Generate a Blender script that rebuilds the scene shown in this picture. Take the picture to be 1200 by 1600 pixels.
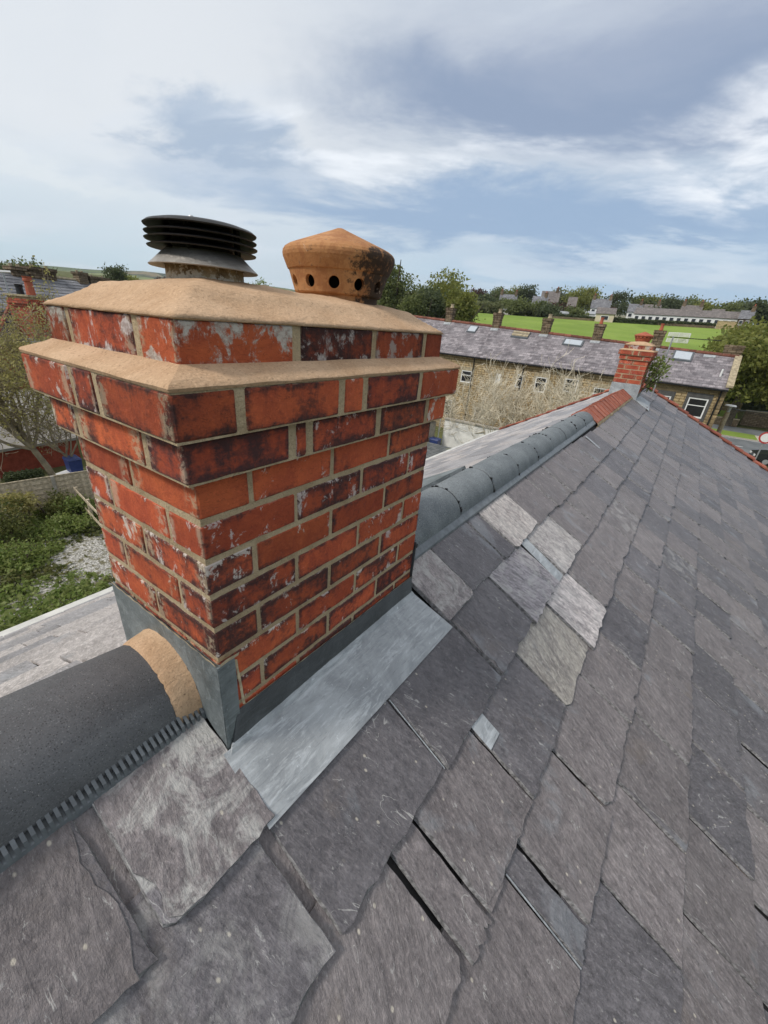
import bpy, bmesh, math, random
from mathutils import Vector, Matrix, noise as mnoise
R = math.radians
scene = bpy.context.scene
for o in list(bpy.data.objects):
    bpy.data.objects.remove(o)
COL = scene.collection
rnd = random.Random(7)

# ------------------------------------------------------------------ camera, sky, sun, exposure
F_PX, CX, CY = 633.4, 583.7, 819.2            # focal length and optical centre, in pixels of a 1200 px wide picture
CAM = Vector((-0.336, -0.5814, 0.2496))
YAW, PIT, ROL = 0.5952, -0.4601, 0.0820
fw = Vector((math.cos(PIT)*math.cos(YAW), math.cos(PIT)*math.sin(YAW), math.sin(PIT)))
rt = Vector((math.sin(YAW), -math.cos(YAW), 0))
up = rt.cross(fw)
rt2 = rt*math.cos(ROL) + up*math.sin(ROL)
up2 = up*math.cos(ROL) - rt*math.sin(ROL)
cd = bpy.data.cameras.new('camera')
cam = bpy.data.objects.new('camera', cd); COL.objects.link(cam)
m = Matrix((rt2, up2, -fw)).transposed().to_4x4(); m.translation = CAM
cam.matrix_world = m
cd.sensor_fit = 'HORIZONTAL'; cd.sensor_width = 36.0; cd.lens = 36.0*F_PX/1200
cd.shift_x = (600-CX)/1200; cd.shift_y = (CY-800)/1200
cd.clip_start = 0.02; cd.clip_end = 9000
scene.camera = cam

SUN_EL, SUN_AZ = R(48), R(152)                # azimuth counted from +x towards +y
w = bpy.data.worlds.new('World'); scene.world = w; w.use_nodes = True
wt = w.node_tree; wt.nodes.clear()
def wn(t, **kw):
    n = wt.nodes.new(t)
    for k, v in kw.items():
        if k.startswith('_'): setattr(n, k[1:], v)
        else:
            s = n.inputs[int(k[1:])] if k[0] == 'i' and k[1:].isdigit() else n.inputs[k]
            if isinstance(v, bpy.types.NodeSocket): wt.links.new(v, s)
            else: s.default_value = v
    return n
def wm(op, a, b=0.0, c=0.0):
    n = wn('ShaderNodeMath', _operation=op, i0=a, i1=b)
    if op in ('MULTIPLY_ADD', 'SMOOTHSTEP'): pass
    return n.outputs[0]
def wr(fac, lo, hi):
    n = wn('ShaderNodeMapRange', _interpolation_type='SMOOTHSTEP', i0=fac, i1=lo, i2=hi, i3=0.0, i4=1.0); return n.outputs[0]
def wmix(f, a, b):
    n = wn('ShaderNodeMix', _data_type='RGBA', i0=f, i6=a, i7=b); return n.outputs[2]
sky = wn('ShaderNodeTexSky', _sky_type='NISHITA', _sun_disc=False, _sun_elevation=SUN_EL, _sun_rotation=R(90)-SUN_AZ)
tc = wn('ShaderNodeTexCoord').outputs['Generated']
sx = wn('ShaderNodeSeparateXYZ', i0=tc)
X, Y, Z = sx.outputs
zc = wm('ADD', wm('MAXIMUM', Z, 0.0), 0.16)
px_ = wm('DIVIDE', X, zc); py_ = wm('DIVIDE', Y, zc)
# stretch the cloud sheet across the view so that the banks lie in long flat streaks
ca, sa = math.cos(R(30)), math.sin(R(30))
al = wm('ADD', wm('MULTIPLY', px_, ca), wm('MULTIPLY', py_, sa))
ac = wm('SUBTRACT', wm('MULTIPLY', py_, ca), wm('MULTIPLY', px_, sa))
cv = wn('ShaderNodeCombineXYZ', i0=al, i1=wm('MULTIPLY', ac, 0.62), i2=3.7).outputs[0]
n1 = wn('ShaderNodeTexNoise', Vector=cv, Scale=0.85, Detail=7.0, Roughness=0.52, Distortion=0.35).outputs[0]
cv2 = wn('ShaderNodeCombineXYZ', i0=al, i1=wm('MULTIPLY', ac, 0.5), i2=11.3).outputs[0]
n2 = wn('ShaderNodeTexNoise', Vector=cv2, Scale=1.7, Detail=8.0, Roughness=0.56, Distortion=0.5).outputs[0]
n3 = wn('ShaderNodeTexNoise', Vector=cv2, Scale=0.42, Detail=3.0, Roughness=0.5).outputs[0]
glow = wr(wm('ADD', wm('MULTIPLY', X, math.cos(R(95))), wm('MULTIPLY', Y, math.sin(R(95)))), -0.05, 0.85)   # brighter towards the sun's side
# cloud banks where they hang in the sky, in degrees of azimuth and height, their outlines broken by noise
wv = wn('ShaderNodeTexNoise', Vector=cv, Scale=1.7, Detail=10.0, Roughness=0.63, Distortion=0.3)
ws_ = wn('ShaderNodeSeparateColor', i0=wv.outputs['Color']).outputs
az_ = wm('ADD', wm('MULTIPLY', wm('ARCTAN2', Y, X), 57.2958), wm('MULTIPLY', wm('SUBTRACT', ws_[0], 0.5), 34.0))
el_ = wm('ADD', wm('MULTIPLY', wm('ARCSINE', Z), 57.2958), wm('MULTIPLY', wm('SUBTRACT', ws_[1], 0.5), 13.0))
def bank(a0, e0, wa, we, lo=1.25, hi=0.35):
    u = wm('DIVIDE', wm('SUBTRACT', az_, a0), wa); v = wm('DIVIDE', wm('SUBTRACT', el_, e0), we)
    return wr(wm('SQRT', wm('ADD', wm('MULTIPLY', u, u), wm('MULTIPLY', v, v))), lo, hi)
C3 = lambda r, g, b: tuple((((q/255+0.055)/1.055)**2.4)/0.160 for q in (r, g, b))+(1,)
base = wmix(glow, wmix(wr(Z, 0.02, 0.40), C3(158, 186, 212), C3(186, 194, 206)), wmix(wr(Z, 0.03, 0.26), C3(188, 208, 220), C3(219, 223, 227)))
cl = wmix(wm('MULTIPLY', wr(n1, 0.42, 0.66), 0.55), base, wmix(glow, C3(176, 190, 207), C3(200, 208, 217)))
cl = wmix(wm('MULTIPLY', wr(n2, 0.50, 0.64), 0.40), cl, C3(214, 221, 229))
cl = wmix(wm('MULTIPLY', bank(14, 20.6, 32, 5.4, 1.15, 0.5), 0.97), cl, C3(137, 153, 178))
cl = wmix(wm('MULTIPLY', bank(10, 25, 30, 4.0), 0.55), cl, C3(163, 173, 192))
cl = wmix(wm('MULTIPLY', bank(54, 15.4, 11, 3.0, 1.1, 0.5), 0.9), cl, C3(160, 177, 198))
cl = wmix(wm('MULTIPLY', bank(22, 11.3, 42, 3.4, 1.2, 0.4), 0.92), cl, C3(143, 167, 196))
cl = wmix(wm('MULTIPLY', wm('MULTIPLY', bank(33, 16.2, 26, 2.1, 1.2, 0.2), wr(n2, 0.44, 0.55)), 0.95), cl, C3(236, 240, 245))
cl = wmix(wm('MULTIPLY', wm('MULTIPLY', bank(-1, 16.0, 13, 4.5, 1.2, 0.3), wr(n2, 0.38, 0.50)), 0.95), cl, C3(240, 243, 247))
cl = wmix(wm('MULTIPLY', bank(4, 8.2, 9, 1.5), 0.5), cl, C3(205, 216, 226))
cl = wmix(wm('MULTIPLY', bank(72, 9.5, 12, 1.3), 0.55), cl, C3(222, 227, 229))
hi = wr(Z, 0.42, 0.9)
cl = wmix(wm('MULTIPLY', hi, 0.8), cl, C3(238, 238, 238))
cl = wmix(0.06, cl, sky.outputs[0])
bg = wn('ShaderNodeBackground', Color=cl, Strength=0.11)
wo = wn('ShaderNodeOutputWorld', Surface=bg.outputs[0])

sd = bpy.data.lights.new('sun', 'SUN'); sd.energy = 1.5; sd.angle = R(10); sd.color = (1.0, 0.95, 0.88)
sun = bpy.data.objects.new('sun', sd); COL.objects.link(sun)
sv = Vector((math.cos(SUN_EL)*math.cos(SUN_AZ), math.cos(SUN_EL)*math.sin(SUN_AZ), math.sin(SUN_EL)))
sun.rotation_euler = sv.to_track_quat('Z', 'Y').to_euler(); sun.location = (0, 0, 30)
vs = scene.view_settings
vs.view_transform = 'Standard'; vs.look = 'None'; vs.gamma = 1.0; vs.exposure = 0.75; vs.use_curve_mapping = False
scene.render.engine = 'CYCLES'
scene.cycles.use_denoising = True
scene.cycles.max_bounces = 7; scene.cycles.diffuse_bounces = 4; scene.cycles.glossy_bounces = 3
scene.cycles.volume_bounces = 0

# ------------------------------------------------------------------ helpers
def ray(px, py):
    d = fw + rt2*((px-CX)/F_PX) - up2*((py-CY)/F_PX)
    return d.normalized()
def at(px, py, hd):                            # the point hd metres away (on plan) along a line of sight
    d = ray(px, py); return CAM + d*(hd/math.hypot(d.x, d.y))
def onz(px, py, z):
    d = ray(px, py); return CAM + d*((z-CAM.z)/d.z)

class G:                                        # a small material builder
    def __init__(s, name, rough=0.7, spec=0.35, metal=0.0):
        s.m = bpy.data.materials.new(name); s.m.use_nodes = True
        s.t = s.m.node_tree; s.p = s.t.nodes['Principled BSDF']
        s.p.inputs['Roughness'].default_value = rough
        s.p.inputs['Specular IOR Level'].default_value = spec
        s.p.inputs['Metallic'].default_value = metal
        s._o = None
    def n(s, t, **kw):
        n = s.t.nodes.new(t)
        for k, v in kw.items():
            if k.startswith('_'): setattr(n, k[1:], v)
            else:
                k = k.replace('__', ' ')
                q = n.inputs[int(k[1:])] if k[0] == 'i' and k[1:].isdigit() else n.inputs[k]
                if isinstance(v, bpy.types.NodeSocket): s.t.links.new(v, q)
                else: q.default_value = v
        return n
    def math(s, op, a, b=0.0): return s.n('ShaderNodeMath', _operation=op, i0=a, i1=b).outputs[0]
    def mix(s, f, a, b, mode='MIX'):
        c = lambda v: v if isinstance(v, bpy.types.NodeSocket) else (tuple(v)+(1,))[:4]
        return s.n('ShaderNodeMix', _data_type='RGBA', _blend_type=mode, i0=f, i6=c(a), i7=c(b)).outputs[2]
    def rng(s, v, lo, hi, a=0.0, b=1.0):
        return s.n('ShaderNodeMapRange', _interpolation_type='SMOOTHSTEP', i0=v, i1=lo, i2=hi, i3=a, i4=b).outputs[0]
    def noise(s, vec, scale, detail=4.0, rough=0.55, dist=0.0):
        return s.n('ShaderNodeTexNoise', Vector=vec, Scale=scale, Detail=detail, Roughness=rough, Distortion=dist).outputs[0]
    def voro(s, vec, scale, feat='F1'):
        return s.n('ShaderNodeTexVoronoi', _feature=feat, Vector=vec, Scale=scale)
    def coord(s, which='Object'): return s.n('ShaderNodeTexCoord').outputs[which]
    def scale(s, v, xyz): return s.n('ShaderNodeVectorMath', _operation='MULTIPLY', i0=v, i1=xyz).outputs[0]
    def add(s, v, w): return s.n('ShaderNodeVectorMath', _operation='ADD', i0=v, i1=w).outputs[0]
    def random(s):                              # one number per object and per loose piece
        a = s.n('ShaderNodeObjectInfo').outputs['Random']; b = s.n('ShaderNodeNewGeometry').outputs['Random Per Island']
        return s.n('ShaderNodeTexWhiteNoise', _noise_dimensions='1D', W=s.math('ADD', s.math('MULTIPLY', a, 13.7), s.math('MULTIPLY', b, 7.3)))
    def base(s, c):
        if isinstance(c, bpy.types.NodeSocket): s.t.links.new(c, s.p.inputs['Base Color'])
        else: s.p.inputs['Base Color'].default_value = (tuple(c)+(1,))[:4]
        return s
    def rough(s, c): s.t.links.new(c, s.p.inputs['Roughness']); return s
    def bump(s, h, strength=0.5, dist=0.01):
        b = s.n('ShaderNodeBump', Strength=strength, Distance=dist, Height=h)
        s.t.links.new(b.outputs[0], s.p.inputs['Normal']); return s

def plain(name, col, rough=0.6, var=0.12, scale=8.0, bump=0.0, metal=0.0, spec=0.35):
    g = G(name, rough, spec, metal); c = g.coord()
    nz = g.noise(c, scale, 5.0, 0.6)
    g.base(g.mix(g.rng(nz, 0.3, 0.7), [v*(1-var) for v in col], [min(1, v*(1+var)) for v in col]))
    if bump: g.bump(nz, bump, 0.02)
    return g.m

class MB:                                       # collects shapes into ONE mesh
    def __init__(s): s.v = []; s.f = []; s.mi = []; s.cur = 0
    def put(s, vs, fs):
        b = len(s.v); s.v += [tuple(v) for v in vs]
        for f in fs: s.f.append([b+i for i in f]); s.mi.append(s.cur)
    def box(s, a, b, M=None):
        (x0, y0, z0), (x1, y1, z1) = a, b
        vs = [Vector(p) for p in ((x0,y0,z0),(x1,y0,z0),(x1,y1,z0),(x0,y1,z0),(x0,y0,z1),(x1,y0,z1),(x1,y1,z1),(x0,y1,z1))]
        if M is not None: vs = [M @ v for v in vs]
        s.put(vs, [(3,2,1,0),(4,5,6,7),(0,1,5,4),(1,2,6,5),(2,3,7,6),(3,0,4,7)])
    def hexa(s, p):                             # eight corners: four below, four above
        s.put(p, [(3,2,1,0),(4,5,6,7),(0,1,5,4),(1,2,6,5),(2,3,7,6),(3,0,4,7)])
    def tube(s, pts, rad, n=8, caps=True):
        pts = [Vector(p) for p in pts]; b = len(s.v); k = len(pts)
        for i, p in enumerate(pts):
            d = (pts[min(i+1, k-1)]-pts[max(i-1, 0)])
            d = d.normalized() if d.length > 1e-9 else Vector((0,0,1))
            a = Vector((0,0,1)) if abs(d.z) < 0.9 else Vector((1,0,0))
            u = d.cross(a).normalized(); v = d.cross(u)
            r = rad[i] if isinstance(rad, (list, tuple)) else rad
            for j in range(n):
                t = 2*math.pi*j/n; s.v.append(tuple(p+u*(r*math.cos(t))+v*(r*math.sin(t))))
        for i in range(k-1):
            for j in range(n):
                s.f.append([b+i*n+j, b+i*n+(j+1) % n, b+(i+1)*n+(j+1) % n, b+(i+1)*n+j]); s.mi.append(s.cur)
        if caps:
            s.f.append([b+j for j in range(n)]); s.mi.append(s.cur)
            s.f.append([b+(k-1)*n+j for j in reversed(range(n))]); s.mi.append(s.cur)
    def lathe(s, prof, c=(0,0,0), n=32, wob=None):
        b = len(s.v)
        for i, (r, z) in enumerate(prof):
            for j in range(n):
                t = 2*math.pi*j/n; q = r*(1+(wob(t, z) if wob else 0))
                s.v.append((c[0]+q*math.cos(t), c[1]+q*math.sin(t), c[2]+z))
        for i in range(len(prof)-1):
            for j in range(n):
                s.f.append([b+i*n+j, b+i*n+(j+1) % n, b+(i+1)*n+(j+1) % n, b+(i+1)*n+j]); s.mi.append(s.cur)
    def prism(s, poly, z0, z1, M=None):         # an outline in x, y raised from z0 to z1
        n = len(poly)
        vs = [Vector((x, y, z0)) for x, y in poly]+[Vector((x, y, z1)) for x, y in poly]
        if M is not None: vs = [M @ v for v in vs]
        s.put(vs, [list(reversed(range(n))), list(range(n, 2*n))]+[(i, (i+1) % n, n+(i+1) % n, n+i) for i in range(n)])
    def grid(s, P):                             # P[i][j] -> points
        b = len(s.v); h = len(P); wd = len(P[0])
        for row in P: s.v += [tuple(p) for p in row]
        for i in range(h-1):
            for j in range(wd-1):
                s.f.append([b+i*wd+j, b+i*wd+j+1, b+(i+1)*wd+j+1, b+(i+1)*wd+j]); s.mi.append(s.cur)
    def mesh(s, name, mats, smooth=False, org=None):
        me = bpy.data.meshes.new(name)
        v = s.v if org is None else [(a-org[0], b-org[1], c-org[2]) for a, b, c in s.v]
        me.from_pydata(v, [], s.f)
        for q in (mats if isinstance(mats, (list, tuple)) else [mats]): me.materials.append(q)
        if any(s.mi): me.polygons.foreach_set('material_index', s.mi)
        if smooth: me.polygons.foreach_set('use_smooth', [True]*len(me.polygons))
        me.update(); return me
    def build(s, name, mats, parent=None, smooth=False, org=None, **kw):
        return link(name, s.mesh(name, mats, smooth, org), parent, org, **kw)
def link(name, me, parent=None, loc=None, **kw):
    o = bpy.data.objects.new(name, me); COL.objects.link(o)
    if parent is not None: o.parent = parent
    if loc is not None: o.location = loc
    for k, v in kw.items(): o[k] = v
    return o
def thing(name, label, cat, loc=(0,0,0), rz=0.0, group=None):
    o = bpy.data.objects.new(name, None); COL.objects.link(o); o.empty_display_size = 0.1
    o.location = loc; o.rotation_euler = (0, 0, rz); o['label'] = label; o['category'] = cat
    if group: o['group'] = group
    return o
def tag(o, label, cat, group=None):
    o['label'] = label; o['category'] = cat
    if group: o['group'] = group
    return o
def copy_part(o, parent, loc=None):
    c = o.copy(); COL.objects.link(c); c.parent = parent
    if loc is not None: c.location = loc
    return c
def nz3(x, y, z, s=1.0): return mnoise.noise(Vector((x*s, y*s, z*s)))
def smooth_by_angle(me, deg=40):
    bm = bmesh.new(); bm.from_mesh(me)
    for f in bm.faces: f.smooth = True
    for e in bm.edges:
        if len(e.link_faces) == 2 and e.calc_face_angle(0) > R(deg): e.smooth = False
    bm.to_mesh(me); bm.free()

# ------------------------------------------------------------------ materials
def mat_slate(name, dark, light, fleck=1.0, streak=1.0):
    g = G(name, 0.55, 0.45)
    c = g.coord(); r = g.random(); rv = r.outputs['Value']; rc = g.n('ShaderNodeSeparateColor', i0=r.outputs['Color']).outputs
    v = g.add(c, g.scale(r.outputs['Color'], (40, 40, 40)))
    oc = g.n('ShaderNodeObjectInfo').outputs['Color']
    # cleavage grain, slightly askew from slate to slate
    vr = g.n('ShaderNodeVectorRotate', _rotation_type='Z_AXIS', Vector=v, Angle=g.math('MULTIPLY', g.math('SUBTRACT', rv, 0.5), 0.9)).outputs[0]
    st = g.noise(g.scale(vr, (11, 2.4, 4)), 3.4, 7.0, 0.68, 0.7)
    mo = g.noise(v, 6.0, 6.0, 0.66, 0.5)
    fi = g.noise(g.scale(vr, (1.5, 0.8, 1)), 110.0, 3.0, 0.75)
    me = g.noise(g.scale(vr, (1.5, 0.7, 1)), 58.0, 5.0, 0.70, 0.3)
    k = g.rng(g.math('ADD', g.math('MULTIPLY', st, 0.5*streak), g.math('MULTIPLY', mo, 1-0.5*streak)), 0.32, 0.68)
    col = g.mix(k, dark, light)
    col = g.mix(g.rng(me, 0.50, 0.66, 0, 0.36), col, [q*1.7 for q in light])
    col = g.mix(g.rng(me, 0.48, 0.32, 0, 0.42), col, [q*0.38 for q in dark])
    col = g.mix(g.rng(fi, 0.54, 0.70, 0, 0.3), col, [q*1.9 for q in light])
    col = g.mix(g.rng(fi, 0.44, 0.30, 0.0, 0.3), col, [q*0.4 for q in dark])
    hue = g.mix(g.rng(rc[0], 0.35, 0.65), g.mix(rv, (0.66, 0.66, 0.70), (1.28, 1.28, 1.31)), g.mix(rv, (0.70, 0.66, 0.665), (1.26, 1.21, 1.19)))
    col = g.mix(1.0, col, hue, 'MULTIPLY'); col = g.mix(g.rng(g.math('ADD', g.math('MULTIPLY', st, 0.6), g.math('MULTIPLY', me, 0.4)), 0.36, 0.58, 0.45, 1.0), col, g.mix(1.0, col, oc, 'MULTIPLY'))
    # flaked beds: thin stepped contours where layers have split away
    lam = g.noise(g.scale(vr, (2.2, 1.0, 1)), 3.2, 3.0, 0.45, 0.6)
    fr = g.math('FRACT', g.math('MULTIPLY', lam, 6.0))
    zone = g.rng(g.noise(v, 3.6, 2.0, 0.5), 0.54, 0.64)
    # pale scuffs, veins, grains of lime, rust and lichen stains
    sc = g.noise(g.scale(vr, (42, 16, 20)), 1.5, 6.0, 0.76, 0.5)
    col = g.mix(g.math('MULTIPLY', g.rng(sc, 0.60, 0.68), 0.62*fleck), col, (0.46, 0.45, 0.43))
    vn = g.noise(g.scale(vr, (4, 2.0, 3)), 1.3, 4.0, 0.6, 0.8)
    vein = g.math('MULTIPLY', g.rng(g.math('ABSOLUTE', g.math('SUBTRACT', vn, 0.5)), 0.004, 0.0), g.rng(mo, 0.54, 0.6))
    col = g.mix(g.math('MULTIPLY', vein, 0.65*fleck), col, (0.52, 0.51, 0.48))
    vo = g.voro(g.scale(vr, (1.0, 0.7, 1)), 38.0); rr = g.n('ShaderNodeSeparateColor', i0=vo.outputs['Color']).outputs[0]
    spm = g.math('MULTIPLY', g.rng(vo.outputs['Distance'], 0.17, 0.07), g.rng(rr, 0.80, 0.84))
    col = g.mix(g.math('MULTIPLY', spm, 0.72*fleck), col, (0.56, 0.51, 0.42))
    ru = g.noise(g.scale(v, (3.0, 2.2, 3)), 1.5, 5.0, 0.65, 0.5)
    col = g.mix(g.rng(ru, 0.58, 0.74, 0.0, 0.25), col, (0.20, 0.155, 0.115))
    bl = g.noise(g.scale(v, (5, 3.4, 4)), 1.1, 5.0, 0.6, 0.5)
    col = g.mix(g.rng(bl, 0.58, 0.70, 0.0, 0.40), col, (0.27, 0.29, 0.31))
    # a few slates whitened by lime dust or greened by lichen: read from the object's alpha
    oa = g.math('SUBTRACT', 1.0, g.n('ShaderNodeObjectInfo').outputs['Alpha'])
    du = g.noise(v, 8.0, 7.0, 0.7, 0.8)
    col = g.mix(g.math('MULTIPLY', oa, g.rng(du, 0.46, 0.62)), col, (0.52, 0.51, 0.48))
    g.base(col)
    g.rough(g.rng(me, 0.3, 0.7, 0.34, 0.58))
    h = g.math('ADD', g.math('MULTIPLY', st, 0.8), g.math('ADD', g.math('MULTIPLY', mo, 1.2), g.math('ADD', g.math('MULTIPLY', me, 0.5), g.math('MULTIPLY', fi, 0.2))))
    h = g.math('ADD', h, g.math('MULTIPLY', g.math('MULTIPLY', g.rng(fr, 0.44, 0.56), zone), 0.10))
    g.bump(h, 0.7, 0.012)
    return g.m
M_slate = mat_slate('slate', (0.099, 0.090, 0.092), (0.190, 0.176, 0.176))
M_slate_edge = plain('split_slate_edge', (0.22, 0.215, 0.215), 0.75, 0.5, 70, 0.4)
M_slate_left = mat_slate('pale_sheen_slate', (0.26, 0.248, 0.24), (0.45, 0.43, 0.415), 0.6)  # wet sheen of the left slope put into a paler base colour

def mat_brick(name, red, deep, soot=1.0, lime=1.0, sc=1.0):
    g = G(name, 0.82, 0.22)
    c = g.coord(); r = g.random(); gen = g.coord('Generated')
    v = g.add(c, g.scale(r.outputs['Color'], (30, 30, 30)))
    n1 = g.noise(v, 16*sc, 5.0, 0.62, 0.4); n2 = g.noise(g.scale(v, (1, 1, 0.45)), 26*sc, 6.0, 0.66, 0.9); n3 = g.noise(v, 130*sc, 3.0, 0.65)
    col = g.mix(g.rng(n1, 0.33, 0.66), deep, red)
    col = g.mix(g.rng(n3, 0.5, 0.75, 0, 0.35), col, [q*1.5 for q in red])
    col = g.mix(1.0, col, g.mix(r.outputs['Value'], (0.74, 0.70, 0.72), (1.16, 1.12, 1.08)), 'MULTIPLY')
    # soot and age gather along the arrises, broken up and patchy
    s = g.n('ShaderNodeSeparateXYZ', i0=gen).outputs
    e = [g.math('ABSOLUTE', g.math('SUBTRACT', q, 0.5)) for q in s]
    ex = g.math('MAXIMUM', g.rng(e[2], 0.20, 0.52), g.math('MULTIPLY', g.math('MINIMUM', g.rng(e[0], 0.40, 0.5), g.rng(e[1], 0.3, 0.5)), 0.9))
    n4 = g.noise(g.scale(v, (1, 1, 1.6)), 62*sc, 5.0, 0.72, 0.4)
    rs = g.n('ShaderNodeSeparateColor', i0=r.outputs['Color']).outputs
    big = g.noise(v, 8.5*sc, 3.0, 0.55, 0.5)
    sm = g.math('ADD', g.math('MULTIPLY', ex, 0.105), g.math('ADD', g.math('MULTIPLY', n2, 0.34), g.math('ADD', g.math('MULTIPLY', n4, 0.30), g.math('MULTIPLY', big, 0.36))))
    sm = g.math('ADD', sm, g.math('MULTIPLY', g.math('SUBTRACT', rs[2], 0.60), 0.17))
    col = g.mix(g.math('MULTIPLY', g.rng(sm, 0.46, 0.58), 0.45*soot), col, (0.22, 0.055, 0.034))
    col = g.mix(g.math('MULTIPLY', g.math('MULTIPLY', g.rng(sm, 0.51, 0.645), g.rng(n3, 0.25, 0.55, 0.7, 1.0)), 0.90*soot), col, (0.040, 0.029, 0.030))
    # fine creases left by the hand mould
    cr = g.noise(g.scale(v, (1, 1, 3.2)), 20*sc, 4.0, 0.6, 1.4)
    col = g.mix(g.math('MULTIPLY', g.rng(g.math('ABSOLUTE', g.math('SUBTRACT', cr, 0.5)), 0.012, 0.0), 0.5*soot), col, (0.06, 0.025, 0.02))
    lm = g.noise(g.scale(v, (1, 1, 0.7)), 24*sc, 8.0, 0.74, 0.35)
    lq = g.math('ADD', lm, g.math('MULTIPLY', g.math('SUBTRACT', rs[1], 0.5), 0.15))
    lq = g.math('ADD', lq, g.math('MULTIPLY', ex, 0.05))
    col = g.mix(g.math('MULTIPLY', g.rng(lq, 0.63, 0.685), 0.8*lime), col, (0.60, 0.54, 0.48))
    rim = g.math('MAXIMUM', g.rng(e[2], 0.455, 0.497), g.math('MINIMUM', g.rng(e[0], 0.484, 0.499), g.rng(e[1], 0.3, 0.4)))
    sme = g.math('MULTIPLY', rim, g.rng(g.noise(g.scale(v, (1, 1, 1)), 45*sc, 5.0, 0.7, 0.3), 0.46, 0.56))
    col = g.mix(g.math('MULTIPLY', sme, 0.6*min(1.0, soot+0.2)), col, (0.47, 0.38, 0.26))
    oc = g.n('ShaderNodeObjectInfo').outputs['Color']
    oa = g.n('ShaderNodeObjectInfo').outputs['Alpha']
    # alpha below 1: a brick splashed with old limewash
    wsh = g.math('MULTIPLY', g.rng(g.math('ADD', g.math('ADD', g.math('MULTIPLY', lm, 0.65), g.math('MULTIPLY', big, 0.35)), g.math('MULTIPLY', g.math('SUBTRACT', 1.0, oa), 0.15)), 0.565, 0.625), g.rng(oa, 0.99, 0.9, 0, 0.92))
    col = g.mix(wsh, col, g.mix(g.rng(n4, 0.40, 0.58), (0.40, 0.33, 0.29), (0.66, 0.61, 0.56)))
    col = g.mix(1.0, col, oc, 'MULTIPLY')
    g.base(col)
    g.bump(g.math('ADD', g.math('MULTIPLY', n3, 0.35), g.math('ADD', n2, n1)), 0.55, 0.006)
    return g.m
M_brick = mat_brick('old_red_brick', (0.50, 0.116, 0.047), (0.37, 0.080, 0.038))
M_brick2 = mat_brick('clean_red_brick', (0.47, 0.115, 0.060), (0.33, 0.07, 0.042), 0.35, 0.5)

def mat_mortar(name, a, b, bump=0.6, sc=1.0):
    g = G(name, 0.9, 0.15); c = g.coord()
    n1 = g.noise(c, 9*sc, 5.0, 0.6, 0.3); n2 = g.noise(c, 210*sc, 3.0, 0.7); n3 = g.noise(g.scale(c, (1, 2.4, 1)), 34*sc, 4.0, 0.6, 0.8)
    col = g.mix(g.rng(n1, 0.3, 0.7), a, b)
    col = g.mix(g.rng(n2, 0.54, 0.70, 0, 0.6), col, [q*0.5 for q in a])
    col = g.mix(g.rng(n2, 0.44, 0.32, 0, 0.5), col, [min(0.85, q*1.3) for q in b])
    n4 = g.noise(c, 38*sc, 6.0, 0.7, 0.6)
    col = g.mix(g.rng(n4, 0.56, 0.68, 0, 0.35), col, [q*0.66 for q in a])
    col = g.mix(g.rng(n3, 0.60, 0.75, 0, 0.35), col, [min(0.9, q*1.25) for q in b])
    vo = g.voro(c, 42*sc).outputs['Distance']
    col = g.mix(g.math('MULTIPLY', g.rng(vo, 0.10, 0.05), g.rng(n1, 0.5, 0.62)), col, [q*0.35 for q in a])
    g.base(col); g.bump(g.math('ADD', g.math('MULTIPLY', n2, 0.35), g.math('ADD', n3, n1)), bump, 0.008)
    return g.m
M_flaunch = mat_mortar('fresh_sand_mortar', (0.44, 0.285, 0.17), (0.545, 0.375, 0.24), 0.45)
M_joint = mat_mortar('pointing_mortar', (0.36, 0.27, 0.165), (0.50, 0.395, 0.255), 0.7, 1.4)
M_soffit = plain('old_bed_mortar', (0.10, 0.08, 0.055), 0.9, 0.3, 40)

def mat_lead(name, a, b, rough, metal, streaks=1.0):
    g = G(name, rough, 0.5, metal); c = g.coord()
    n1 = g.noise(g.scale(c, (1.0, 4.5, 4.5)), 7.0, 7.0, 0.72, 0.9); n2 = g.noise(c, 5.5, 6.0, 0.68, 0.8); n3 = g.noise(g.scale(c, (2.2, 22, 22)), 6.0, 5.0, 0.7, 0.3); n4 = g.noise(c, 70, 4.0, 0.7)
    col = g.mix(g.rng(n2, 0.36, 0.64), a, b)
    col = g.mix(g.rng(n1, 0.50, 0.66, 0, 0.75*streaks), col, [min(1, q*1.35) for q in b])
    col = g.mix(g.rng(n3, 0.54, 0.70, 0, 0.55*streaks), col, [q*0.62 for q in a])
    col = g.mix(g.rng(n3, 0.44, 0.30, 0, 0.5*streaks), col, [min(1, q*1.5) for q in b])
    col = g.mix(g.rng(n4, 0.64, 0.72, 0, 0.6), col, [min(1, q*1.7) for q in b])
    g.base(col); g.rough(g.rng(n2, 0.3, 0.7, rough-0.08, rough+0.18))
    g.bump(g.math('ADD', n2, g.math('ADD', g.math('MULTIPLY', n1, 0.5), g.math('MULTIPLY', n3, 0.25))), 0.5, 0.01)
    return g.m
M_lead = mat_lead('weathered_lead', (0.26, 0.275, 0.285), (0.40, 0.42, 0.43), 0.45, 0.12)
M_lead_dark = mat_lead('oiled_lead', (0.055, 0.060, 0.065), (0.105, 0.113, 0.12), 0.42, 0.15, 0.35)  # darker tone of lead, used on the upright skirting
M_lead_mid = mat_lead('grey_lead', (0.105, 0.125, 0.13), (0.21, 0.235, 0.24), 0.45, 0.15, 0.8)

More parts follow.
